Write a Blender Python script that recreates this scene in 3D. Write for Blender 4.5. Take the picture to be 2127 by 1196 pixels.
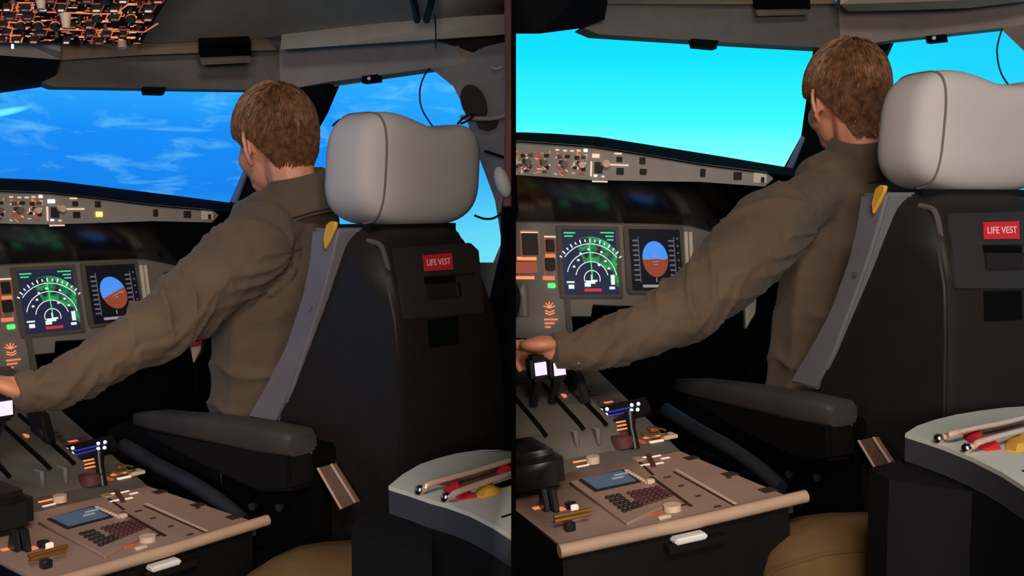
import bpy, bmesh, math, random
from mathutils import Vector, Matrix, noise
V = Vector
for o in list(bpy.data.objects): bpy.data.objects.remove(o)
SC = bpy.context.scene
COL = SC.collection
random.seed(7)

# ------------------------------------------------------------------ camera
FPX, CX, CY = 2100.0, 1063.5, 598.0
PITCH = math.atan(178 / FPX)
CP, SP = math.cos(PITCH), math.sin(PITCH)
cam = bpy.data.cameras.new('camera'); cam.sensor_width = 36.0; cam.lens = 36.0 * FPX / 2127.0
cam.clip_start = 0.02; cam.clip_end = 100
camo = bpy.data.objects.new('camera', cam); COL.objects.link(camo)
camo.location = (0, 0, 0); camo.rotation_euler = (math.pi / 2 - PITCH, 0, 0)
SC.camera = camo
SC.view_settings.view_transform = 'Standard'; SC.view_settings.look = 'None'
SC.view_settings.gamma = 1.0; SC.view_settings.use_curve_mapping = False
SC.view_settings.exposure = 0.0

# ------------------------------------------------------------------ world and lamps
w = bpy.data.worlds.new('World'); SC.world = w; w.use_nodes = True
w.node_tree.nodes['Background'].inputs[0].default_value = (0.75, 0.8, 1.0, 1)
w.node_tree.nodes['Background'].inputs[1].default_value = 0.012

class Frame:
    """cockpit axes: r = right, f = forward, z = up from the floor; origin under the headrest"""
    def __init__(s, th, ox, oy, floor, roll=0.):
        t = math.radians(th); q = Matrix.Rotation(math.radians(roll), 4, V((0, CP, -SP)))
        s.M = q @ Matrix.Translation(V((ox, oy, floor))) @ Matrix.Rotation(t, 4, 'Z')
        m = s.M.to_3x3(); s.R, s.F, s.Z = m @ V((1, 0, 0)), m @ V((0, 1, 0)), m @ V((0, 0, 1)); s.o = s.M.translation.copy()
    def w(s, r, f, z): return s.o + s.R * r + s.F * f + s.Z * z
def ray(px, py):
    u = (px - CX) / FPX; v = (CY - py) / FPX
    return V((u, CP + v * SP, -SP + v * CP))
def at(px, py, d): return ray(px, py) * d

FR = {'L': {}, 'R': {}}
for k in ('seat', 'arm', 'panel', 'ped', 'room'): FR['L'][k] = Frame(50, -0.22425, 2.08283, -1.2)
FR['R']['seat'] = Frame(18.1, .869, 1.955, -1.133)
FR['R']['arm'] = Frame(22.4, .868, 1.997, -1.172, -2.1)
FR['R']['panel'] = Frame(17.55, .731, 1.541, -1.088, 1.38)
FR['R']['ped'] = Frame(18.42, .759, 1.671, -1.125, -5.67)
FR['R']['room'] = Frame(20, .85, 1.93, -1.133)
LF = FR['L']['room']
def LU(px, py, r=None, f=None, z=None):
    """a point of the cockpit (r, f, z) seen at a place of the photograph, on a plane of constant r, f or z"""
    k = ray(px, py)
    a, v = (LF.R, r) if r is not None else (LF.F, f) if f is not None else (LF.Z, z)
    P = k * ((v + a.dot(LF.o)) / a.dot(k)); q = P - LF.o
    return V((q.dot(LF.R), q.dot(LF.F), q.dot(LF.Z)))
def LUP(px, py, p0, n):
    k = ray(px, py); nw = LF.R * n.x + LF.F * n.y + LF.Z * n.z; pw = LF.w(*p0)
    q = k * (pw.dot(nw) / k.dot(nw)) - LF.o
    return V((q.dot(LF.R), q.dot(LF.F), q.dot(LF.Z)))

def lamp(name, kind, loc, target, energy, color, size=0.3, spot=60, blend=.6):
    l = bpy.data.lights.new(name, kind); l.energy = energy; l.color = color
    if kind == 'AREA': l.shape = 'RECTANGLE'; l.size = size; l.size_y = size * .6
    else: l.shadow_soft_size = size
    if kind == 'SPOT': l.spot_size = math.radians(spot); l.spot_blend = blend
    o = bpy.data.objects.new(name, l); COL.objects.link(o); o.location = loc
    o.rotation_euler = (V(target) - V(loc)).to_track_quat('-Z', 'Y').to_euler()
    return o
for s in 'LR':
    fr = FR[s]['room']; sx = -1 if s == 'L' else 1
    lamp('dome_light', 'AREA', ((.10 if s == 'L' else .45), -.25, 1.05), fr.w(-.1, .1, 1.0), (18.0 if s == 'L' else 10.0), (1, .93, .86), .5)
    lamp('ceiling_fill', 'AREA', ((-.12 if s == 'L' else .55), -.95, .12), fr.w(.1, .6, 1.55), (20.0 if s == 'L' else 17.0), (1, .90, .80), .5)  # added fill behind the camera to brighten ceiling and header
    lamp('map_light', 'SPOT', fr.w(-.75, -.30, 1.75), fr.w(-.52, .22, .6), 9.0, (1, .66, .47), .04, 46, .8)
    lamp('side_light', 'SPOT', fr.w(-.95, .05, 1.72), fr.w(-.38, .48, .95), 7.0, (1, .74, .58), .06, 50, .9)

# ------------------------------------------------------------------ materials
MATS = {}
def lin(c): return tuple(((x / 255) / 12.92 if x / 255 <= .04045 else ((x / 255 + .055) / 1.055) ** 2.4) for x in c)
def mat(name, rgb, rough=.6, metal=0., spec=.4, var=.12, scale=18., bump=.0, bscale=120., coat=0., sheen=0.):
    if name in MATS: return MATS[name]
    m = bpy.data.materials.new(name); m.use_nodes = True; nt = m.node_tree; b = nt.nodes['Principled BSDF']
    c = lin(rgb)
    tc = nt.nodes.new('ShaderNodeTexCoord'); nz = nt.nodes.new('ShaderNodeTexNoise')
    nz.inputs['Scale'].default_value = scale; nz.inputs['Detail'].default_value = 4
    nt.links.new(tc.outputs['Object'], nz.inputs['Vector'])
    rp = nt.nodes.new('ShaderNodeValToRGB')
    rp.color_ramp.elements[0].position = .3; rp.color_ramp.elements[1].position = .7
    rp.color_ramp.elements[0].color = tuple(x * (1 - var) for x in c) + (1,)
    rp.color_ramp.elements[1].color = tuple(min(1, x * (1 + var)) for x in c) + (1,)
    nt.links.new(nz.outputs['Fac'], rp.inputs['Fac']); nt.links.new(rp.outputs['Color'], b.inputs['Base Color'])
    b.inputs['Roughness'].default_value = rough; b.inputs['Metallic'].default_value = metal
    b.inputs['Specular IOR Level'].default_value = spec
    b.inputs['Coat Weight'].default_value = coat; b.inputs['Coat Roughness'].default_value = .15
    b.inputs['Sheen Weight'].default_value = sheen
    if bump:
        n2 = nt.nodes.new('ShaderNodeTexNoise'); n2.inputs['Scale'].default_value = bscale; n2.inputs['Detail'].default_value = 3
        nt.links.new(tc.outputs['Object'], n2.inputs['Vector'])
        bp = nt.nodes.new('ShaderNodeBump'); bp.inputs['Strength'].default_value = bump; bp.inputs['Distance'].default_value = .002
        nt.links.new(n2.outputs['Fac'], bp.inputs['Height']); nt.links.new(bp.outputs['Normal'], b.inputs['Normal'])
    MATS[name] = m; return m
def emis(name, rgb, strength=1.):
    if name in MATS: return MATS[name]
    m = bpy.data.materials.new(name); m.use_nodes = True; nt = m.node_tree; b = nt.nodes['Principled BSDF']
    c = lin(rgb) + (1,)
    b.inputs['Base Color'].default_value = tuple(x * .5 for x in c[:3]) + (1,)
    b.inputs['Emission Color'].default_value = c; b.inputs['Emission Strength'].default_value = strength
    b.inputs['Roughness'].default_value = .5
    MATS[name] = m; return m
mat('headrest', (196, 186, 182), .75, spec=.25, var=.04, scale=5, bump=.08, bscale=500)
mat('shell', (38, 32, 30), .48, spec=.25, var=.08, bump=.08, bscale=300)
mat('shell_plate', (52, 46, 44), .45, spec=.45, var=.05, bump=.06, bscale=300)
mat('black', (14, 12, 12), .6, spec=.25, var=.1)
mat('matte_black', (9, 8, 8), .9, spec=.08, var=.1)
mat('divider', (3, 3, 3), 1., spec=0., var=.0)
mat('bolster', (118, 112, 120), .8, spec=.2, var=.06, bump=.1, bscale=400)
mat('yellow', (226, 168, 60), .6, var=.08)
mat('arm_pad', (64, 59, 57), .6, spec=.3, var=.08, bump=.1, bscale=250)
mat('steel', (150, 135, 125), .32, metal=.9, var=.08, scale=60)
mat('chrome', (225, 215, 208), .2, metal=1., var=.03)
mat('red', (222, 42, 52), .5, var=.04)
mat('white', (235, 232, 228), .5, var=.03)
mat('panel_grey', (126, 117, 110), .6, spec=.3, var=.06, bump=.05, bscale=300)
mat('fcu_grey', (152, 142, 135), .6, spec=.3, var=.06)
mat('glare', (26, 21, 21), .95, spec=.03, var=.15, bump=.2, bscale=350)
mat('gloss_black', (12, 11, 11), .22, spec=.6, var=.1)
mat('bezel', (96, 88, 80), .4, spec=.4, var=.06)
mat('bezel_light', (232, 214, 198), .45, var=.06)
mat('screen_glass', (10, 11, 20), .25, spec=.5, var=.05)
mat('button', (46, 38, 34), .5, var=.1)
mat('pedestal', (168, 138, 122), .55, spec=.35, var=.07, scale=9, bump=.05, bscale=200)
mat('pedestal_fwd', (92, 86, 78), .55, spec=.35, var=.07, scale=9, bump=.05, bscale=200)
mat('pedestal_lip', (190, 158, 132), .45, spec=.4, var=.08, scale=12)
mat('pedestal_side', (62, 44, 40), .6, var=.1)
mat('key', (92, 52, 52), .5, var=.1)
mat('lever', (24, 22, 22), .35, spec=.5, var=.1)
mat('lever_grey', (116, 108, 102), .4, spec=.5, var=.1)
mat('cream', (226, 196, 170), .45, var=.05)
mat('brass', (176, 128, 70), .35, metal=.7, var=.1)
mat('console_top', (206, 202, 190), .6, spec=.3, var=.05, scale=6, bump=.05, bscale=250)
mat('console_side', (62, 62, 68), .7, spec=.25, var=.06)
mat('console_dark', (19, 18, 20), .8, spec=.15, var=.08)
mat('khaki', (104, 78, 48), .85, spec=.15, var=.1, bump=.3, bscale=300)
mat('navy', (16, 15, 22), .95, spec=.05, var=.1)
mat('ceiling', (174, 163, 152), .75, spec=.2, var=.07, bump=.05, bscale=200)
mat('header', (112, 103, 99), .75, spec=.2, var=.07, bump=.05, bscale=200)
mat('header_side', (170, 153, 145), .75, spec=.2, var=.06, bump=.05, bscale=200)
mat('ledge', (196, 170, 150), .7, spec=.2, var=.06)  # beige lightened for the light this inclined face catches
mat('post', (16, 15, 20), .8, spec=.1, var=.1)
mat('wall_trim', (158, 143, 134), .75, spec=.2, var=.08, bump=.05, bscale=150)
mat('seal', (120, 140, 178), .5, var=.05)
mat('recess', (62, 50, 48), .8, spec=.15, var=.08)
mat('floor', (20, 18, 18), .95, spec=.08, var=.2, bump=.4, bscale=200)
mat('skin', (222, 148, 116), .5, spec=.35, var=.07, scale=25, bump=.1, bscale=220)
mat('shirt', (98, 82, 67), .85, spec=.12, var=.09, scale=14, bump=.35, bscale=420, sheen=.1)
mat('shirt_dark', (58, 49, 41), .85, spec=.12, var=.1, bump=.2, bscale=300)
mat('hair', (118, 80, 54), .5, spec=.35, var=.5, scale=70)
mat('rod', (232, 196, 176), .25, metal=.35, spec=.7, var=.05)
mat('leather', (128, 84, 66), .6, var=.15)
mat('trouser', (22, 21, 26), .9, spec=.1, var=.1)
mat('raised_arm', (150, 96, 92), .8, var=.08)
mat('cable', (14, 14, 18), .6, var=.1)
emis('amber', (225, 130, 90), .85); emis('amber_bright', (255, 150, 90), 1.0); emis('amber_dim', (170, 84, 56), .6)
emis('lamp_white', (255, 250, 245), 1.2); emis('lamp_yellow', (255, 226, 120), 1.1); emis('lamp_green', (90, 240, 120), 1.0)
emis('led', (225, 230, 255), 1.6); emis('led_blue', (60, 60, 190), .5); emis('lever_white', (226, 212, 250), 1.0)
emis('sym_white', (225, 235, 235), .9); emis('sym_grey', (150, 150, 160), .7); emis('sym_tape', (110, 108, 125), .6); emis('sym_green', (70, 220, 130), .9); emis('sym_red', (200, 50, 60), .8)
emis('sky_blue', (70, 140, 235), .9); emis('earth_brown', (150, 70, 50), .7); emis('mcdu', (92, 112, 135), .35); emis('text_pale', (235, 205, 185), .9)
def radar_mat():
    m = bpy.data.materials.new('radar_green'); m.use_nodes = True; nt = m.node_tree; b = nt.nodes['Principled BSDF']
    tc = nt.nodes.new('ShaderNodeTexCoord'); nz = nt.nodes.new('ShaderNodeTexNoise'); nz.inputs['Scale'].default_value = 38; nz.inputs['Detail'].default_value = 5
    rp = nt.nodes.new('ShaderNodeValToRGB'); e = rp.color_ramp.elements
    e[0].position = .42; e[0].color = lin((22, 26, 52)) + (1,); e[1].position = .62; e[1].color = lin((50, 190, 110)) + (1,)
    nt.links.new(tc.outputs['Object'], nz.inputs['Vector']); nt.links.new(nz.outputs['Fac'], rp.inputs['Fac'])
    nt.links.new(rp.outputs['Color'], b.inputs['Emission Color']); b.inputs['Emission Strength'].default_value = .75
    b.inputs['Base Color'].default_value = (.01, .01, .01, 1); MATS['radar'] = m
radar_mat()
emis('nd_bg', (34, 38, 66), .7); emis('pfd_bg', (16, 14, 24), .5)

def sky_mat(side):
    m = bpy.data.materials.new('outside_picture'); m.use_nodes = True; nt = m.node_tree
    N, L = nt.nodes, nt.links
    out = N['Material Output']; N.remove(N['Principled BSDF'])
    em = N.new('ShaderNodeEmission'); L.new(em.outputs[0], out.inputs[0])
    tc = N.new('ShaderNodeTexCoord'); sep = N.new('ShaderNodeSeparateXYZ'); L.new(tc.outputs['UV'], sep.inputs[0])
    def ramp(src, els):
        r = N.new('ShaderNodeValToRGB'); e = r.color_ramp.elements
        e[0].position = els[0][0]; e[0].color = lin(els[0][1]) + (1,); e[1].position = els[-1][0]; e[1].color = lin(els[-1][1]) + (1,)
        for p, c in els[1:-1]: x = e.new(p); x.color = lin(c) + (1,)
        L.new(src, r.inputs['Fac']); return r.outputs['Color']
    def mix(fac, a, b):
        x = N.new('ShaderNodeMix'); x.data_type = 'RGBA'; L.new(fac, x.inputs[0]); L.new(a, x.inputs[6]); L.new(b, x.inputs[7]); return x.outputs[2]
    def math_(op, a, b=None):
        x = N.new('ShaderNodeMath'); x.operation = op
        for i, q in enumerate((a, b)):
            if q is None: continue
            if isinstance(q, (int, float)): x.inputs[i].default_value = q
            else: L.new(q, x.inputs[i])
        return x.outputs[0]
    if side == 'R':      # clear cyan sky, paler towards the horizon, bluer to the side
        front = ramp(sep.outputs['Y'], [(.36, (145, 255, 255)), (.49, (62, 253, 255)), (.64, (20, 230, 255)), (.9, (20, 190, 255))])
        sidec = ramp(sep.outputs['Y'], [(.2, (90, 230, 255)), (.6, (32, 214, 255)), (.9, (16, 190, 255))])
        k = N.new('ShaderNodeMapRange'); k.inputs[1].default_value = .53; k.inputs[2].default_value = .60; L.new(sep.outputs['X'], k.inputs[0])
        L.new(mix(k.outputs[0], front, sidec), em.inputs[0])
    else:                # blue with streaky cloud
        base = ramp(sep.outputs['Y'], [(.22, (60, 190, 245)), (.36, (24, 132, 238)), (.50, (24, 140, 246)), (.60, (40, 165, 255))])
        side_ = ramp(sep.outputs['Y'], [(.15, (125, 232, 248)), (.30, (90, 215, 248)), (.46, (34, 158, 250)), (.7, (44, 176, 255))])
        k = N.new('ShaderNodeMapRange'); k.inputs[1].default_value = .54; k.inputs[2].default_value = .66; L.new(sep.outputs['X'], k.inputs[0])
        c0 = mix(k.outputs[0], base, side_)
        mp = N.new('ShaderNodeMapping'); mp.inputs['Scale'].default_value = (16, 13, 1); mp.inputs['Rotation'].default_value = (0, 0, .25); L.new(tc.outputs['UV'], mp.inputs[0])
        nz = N.new('ShaderNodeTexNoise'); nz.inputs['Scale'].default_value = 1.6; nz.inputs['Detail'].default_value = 6; nz.inputs['Roughness'].default_value = .62; nz.inputs['Distortion'].default_value = .6
        L.new(mp.outputs[0], nz.inputs['Vector'])
        cl = N.new('ShaderNodeMapRange'); cl.inputs[1].default_value = .53; cl.inputs[2].default_value = .80; cl.inputs[4].default_value = .75; L.new(nz.outputs['Fac'], cl.inputs[0])
        cc = N.new('ShaderNodeRGB'); cc.outputs[0].default_value = lin((120, 218, 255)) + (1,)
        c1 = mix(cl.outputs[0], c0, cc.outputs[0])
        du = math_('MULTIPLY', math_('SUBTRACT', sep.outputs['X'], .405), 70.0)
        dv = math_('MULTIPLY', math_('SUBTRACT', math_('SUBTRACT', sep.outputs['Y'], .525), math_('MULTIPLY', math_('SUBTRACT', sep.outputs['X'], .405), 1.3)), 110.0)
        dd = math_('ADD', math_('MULTIPLY', du, du), math_('MULTIPLY', dv, dv))
        st = N.new('ShaderNodeMapRange'); st.inputs[1].default_value = 1.0; st.inputs[2].default_value = .25; L.new(dd, st.inputs[0])
        c2 = N.new('ShaderNodeRGB'); c2.outputs[0].default_value = lin((110, 240, 250)) + (1,)
        L.new(mix(st.outputs[0], c1, c2.outputs[0]), em.inputs[0])
    em.inputs[1].default_value = 1.0
    MATS['sky' + side] = m
sky_mat('L'); sky_mat('R')

# ------------------------------------------------------------------ mesh helpers
def nb(): return bmesh.new()
def abox(bm, c, ex, ey, ez):
    """box from a centre and three half vectors"""
    c, ex, ey, ez = V(c), V(ex), V(ey), V(ez)
    vs = [bm.verts.new(c + ex * a + ey * b + ez * d) for a in (-1, 1) for b in (-1, 1) for d in (-1, 1)]
    fs = [(0, 1, 3, 2), (4, 6, 7, 5), (0, 4, 5, 1), (2, 3, 7, 6), (0, 2, 6, 4), (1, 5, 7, 3)]
    return [bm.faces.new([vs[i] for i in f]) for f in fs]
def box(c, s, bev=0., seg=2):
    bm = nb(); abox(bm, c, (s[0] / 2, 0, 0), (0, s[1] / 2, 0), (0, 0, s[2] / 2)); return bevel(bm, bev, seg)
def bevel(bm, off, seg=2):
    bmesh.ops.recalc_face_normals(bm, faces=bm.faces)
    if off > 0: bmesh.ops.bevel(bm, geom=list(bm.edges), offset=off, segments=seg, affect='EDGES', clamp_overlap=True)
    return bm
def prism(bm, pts, vec):
    pts = [V(p) for p in pts]; vec = V(vec)
    a = [bm.verts.new(p) for p in pts]; b = [bm.verts.new(p + vec) for p in pts]; n = len(a)
    bm.faces.new(a); bm.faces.new(list(reversed(b)))
    for i in range(n): bm.faces.new((a[i], b[i], b[(i + 1) % n], a[(i + 1) % n]))
    return bm
def slab(pts, th=.02, bev=0.):
    """thick plate from an outline of world points, thickness away from the camera"""
    pts = [V(p) for p in pts]
    n = V((0, 0, 0))
    for i in range(len(pts)):
        n += pts[i].cross(pts[(i + 1) % len(pts)])
    n.normalize(); c = sum(pts, V()) / len(pts)
    if n.dot(c) < 0: n = -n
    bm = nb(); a = [bm.verts.new(p) for p in pts]; b = [bm.verts.new(p + n * th) for p in pts]; k = len(a)
    fa = bm.faces.new(a); fb = bm.faces.new(list(reversed(b)))
    for i in range(k): bm.faces.new((a[i], b[i], b[(i + 1) % k], a[(i + 1) % k]))
    bmesh.ops.triangulate(bm, faces=[fa, fb])
    bmesh.ops.recalc_face_normals(bm, faces=bm.faces)
    return bm
def pslab(pp, th=.02): return slab([at(*p) for p in pp], th)
def pstrip(lo, up, th):
    """thick ruled sheet between two traced edges"""
    bm = nb(); L0 = [bm.verts.new(at(*p)) for p in lo]; U0 = [bm.verts.new(at(*p)) for p in up]; L1 = [bm.verts.new(v.co + V((0, .3, 1)) * th) for v in L0]; U1 = [bm.verts.new(v.co + V((0, .3, 1)) * th) for v in U0]
    for i in range(len(lo) - 1):
        for a, b in ((L0, U0), (U0, U1), (U1, L1), (L1, L0)): bm.faces.new((a[i], a[i + 1], b[i + 1], b[i]))
    for i in (0, -1): bm.faces.new((L0[i], U0[i], U1[i], L1[i]))
    bmesh.ops.recalc_face_normals(bm, faces=bm.faces); return bm
def tube(bm, pts, rad, n=8):
    pts = [V(p) for p in pts]; m = len(pts)
    rad = rad if isinstance(rad, (list, tuple)) else [rad] * m
    rings = []; up = None
    for i, p in enumerate(pts):
        t = (pts[min(i + 1, m - 1)] - pts[max(i - 1, 0)]).normalized()
        if up is None:
            up = V((0, 0, 1)) if abs(t.z) < .9 else V((1, 0, 0))
        x = t.cross(up).normalized(); y = x.cross(t).normalized(); up = y
        rings.append([bm.verts.new(p + (x * math.cos(2 * math.pi * k / n) + y * math.sin(2 * math.pi * k / n)) * rad[i]) for k in range(n)])
    for i in range(m - 1):
        for k in range(n): bm.faces.new((rings[i][k], rings[i][(k + 1) % n], rings[i + 1][(k + 1) % n], rings[i + 1][k]))
    bm.faces.new(list(reversed(rings[0]))); bm.faces.new(rings[-1])
    return bm
def smooth_path(pts, k=6):
    pts = [V(p) for p in pts]; out = []
    P = [pts[0]] + pts + [pts[-1]]
    for i in range(1, len(P) - 2):
        for j in range(k):
            t = j / k; a, b, c, d = P[i - 1], P[i], P[i + 1], P[i + 2]
            out.append(.5 * ((2 * b) + (c - a) * t + (2 * a - 5 * b + 4 * c - d) * t * t + (3 * b - 3 * c + d - a) * t ** 3))
    out.append(pts[-1]); return out
def cyl(bm, c, axis, r, h, n=16, r2=None):
    a = V(axis).normalized(); return tube(bm, [V(c), V(c) + a * h], [r, r if r2 is None else r2], n)
def ball(bm, c, r, ax=None, sub=2):
    m = Matrix.Translation(V(c))
    if ax is not None:
        x, y, z = [V(q) for q in ax]
        m = m @ Matrix(((x.x, y.x, z.x, 0), (x.y, y.y, z.y, 0), (x.z, y.z, z.z, 0), (0, 0, 0, 1)))
    bmesh.ops.create_icosphere(bm, subdivisions=sub, radius=r, matrix=m); return bm
def loft(bm, secs, cap=True):
    R = [[bm.verts.new(V(p)) for p in s] for s in secs]; n = len(R[0])
    for i in range(len(R) - 1):
        for k in range(n): bm.faces.new((R[i][k], R[i][(k + 1) % n], R[i + 1][(k + 1) % n], R[i + 1][k]))
    if cap: bm.faces.new(list(reversed(R[0]))); bm.faces.new(R[-1])
    bmesh.ops.recalc_face_normals(bm, faces=bm.faces); return bm
def quadstrip(bm, a, b):
    A = [bm.verts.new(V(p)) for p in a]; B = [bm.verts.new(V(p)) for p in b]
    for i in range(len(A) - 1): bm.faces.new((A[i], A[i + 1], B[i + 1], B[i]))
    return bm

# ------------------------------------------------------------------ objects
BASE = {}
SIDE_OF = {}
CUR = ['L']
IDM = Matrix.Identity(4)
WHERE = {'L': 'in left cockpit', 'R': 'in right cockpit', 'M': ''}
def tomesh(bm, base, name, m, ang=40, smooth=True):
    bmesh.ops.translate(bm, verts=bm.verts, vec=-V(base))
    me = bpy.data.meshes.new(name); bm.to_mesh(me); bm.free()
    me.materials.append(MATS[m] if isinstance(m, str) else m)
    if smooth:
        me.shade_smooth(); me.set_sharp_from_angle(angle=math.radians(ang))
    return me
def _lab(label): return (label + ' ' + WHERE[CUR[0]]).strip()
def thing(name, label, cat, M=IDM, base=(0, 0, 0), group=None):
    o = bpy.data.objects.new(name, None); COL.objects.link(o); o.empty_display_size = .05
    o.matrix_world = M @ Matrix.Translation(V(base)); BASE[o.name] = V(base); SIDE_OF[o.name] = CUR[0]
    o['label'] = _lab(label); o['category'] = cat
    if group: o['group'] = group + ' ' + WHERE[CUR[0]]
    return o
def part(parent, name, bm, m, label=None, ang=40):
    b = BASE[parent.name]; me = tomesh(bm, b, name, m, ang)
    o = bpy.data.objects.new(name, me); COL.objects.link(o); o.parent = parent; BASE[o.name] = b; SIDE_OF[o.name] = CUR[0]
    if label: o['label'] = label
    return o
def single(name, bm, m, label, cat, M=IDM, base=None, group=None, ang=40, kind=None):
    if base is None:
        bm.verts.ensure_lookup_table(); base = sum((v.co for v in bm.verts), V()) / len(bm.verts); base.z = min(v.co.z for v in bm.verts)
    base = V(base); me = tomesh(bm, base, name, m, ang)
    o = bpy.data.objects.new(name, me); COL.objects.link(o); o.matrix_world = M @ Matrix.Translation(base)
    BASE[o.name] = base; SIDE_OF[o.name] = CUR[0]
    if kind: o['kind'] = kind
    if label: o['label'] = _lab(label)
    if cat: o['category'] = cat
    if group: o['group'] = group + ' ' + WHERE[CUR[0]]
    return o
def struct(name, bm, m, label, cat, M=IDM): return single(name, bm, m, label, cat, M, kind='structure', ang=30)
# ------------------------------------------------------------------ the divider, floors, outside pictures
DIV = (-0.0007, 0.0036)
CUR[0] = 'M'
bm = nb(); abox(bm, ((DIV[0] + DIV[1]) / 2, .9 + 2.7, .2), ((DIV[1] - DIV[0]) / 2, 0, 0), (0, 2.7, 0), (0, 0, 1.55))
struct('wall_divider', bm, 'divider', 'thin black upright partition between the two cockpits', 'partition')
for s in 'LR':
    CUR[0] = s; fr = FR[s]['room']; sg = -1 if s == 'L' else 1; word = 'left' if s == 'L' else 'right'
    fz = fr.o.z
    bm = nb(); abox(bm, (sg * 2.0, 2.0, fz - .03), (2.0, 0, 0), (0, 3.6, 0), (0, 0, .03))
    struct('floor', bm, 'floor', 'dark carpeted cockpit floor', 'floor')
    bm = nb(); abox(bm, fr.w(-.35, 1.47, .56), fr.R * 1.15, fr.F * .02, V((0, 0, .60)))
    struct('wall_front', bm, 'matte_black', 'black bulkhead below the glareshield', 'wall')
    # curved projection screen beyond the windows
    bm = nb(); uvl = bm.loops.layers.uv.new('UVMap'); n = 64; rows = []
    for i in range(n + 1):
        a = math.radians(-70 + 190 * i / n); rows.append([])
        for z in (.6, 1.5, 2.4):
            rows[-1].append((bm.verts.new(fr.w(2.6 * math.sin(a), 2.6 * math.cos(a), z)), i / n, (z - .6) / 1.8))
    for i in range(n):
        for j in range(2):
            q = [rows[i][j], rows[i + 1][j], rows[i + 1][j + 1], rows[i][j + 1]]
            f = bm.faces.new([x[0] for x in q])
            for lp, x in zip(f.loops, q): lp[uvl].uv = (x[1], x[2])
    single('projection_screen', bm, 'sky' + s, ('curved screen with bright blue sky and streaky clouds beyond the windows' if s == 'L' else 'curved screen with clear cyan sky beyond the windows'), 'screen')

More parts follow.
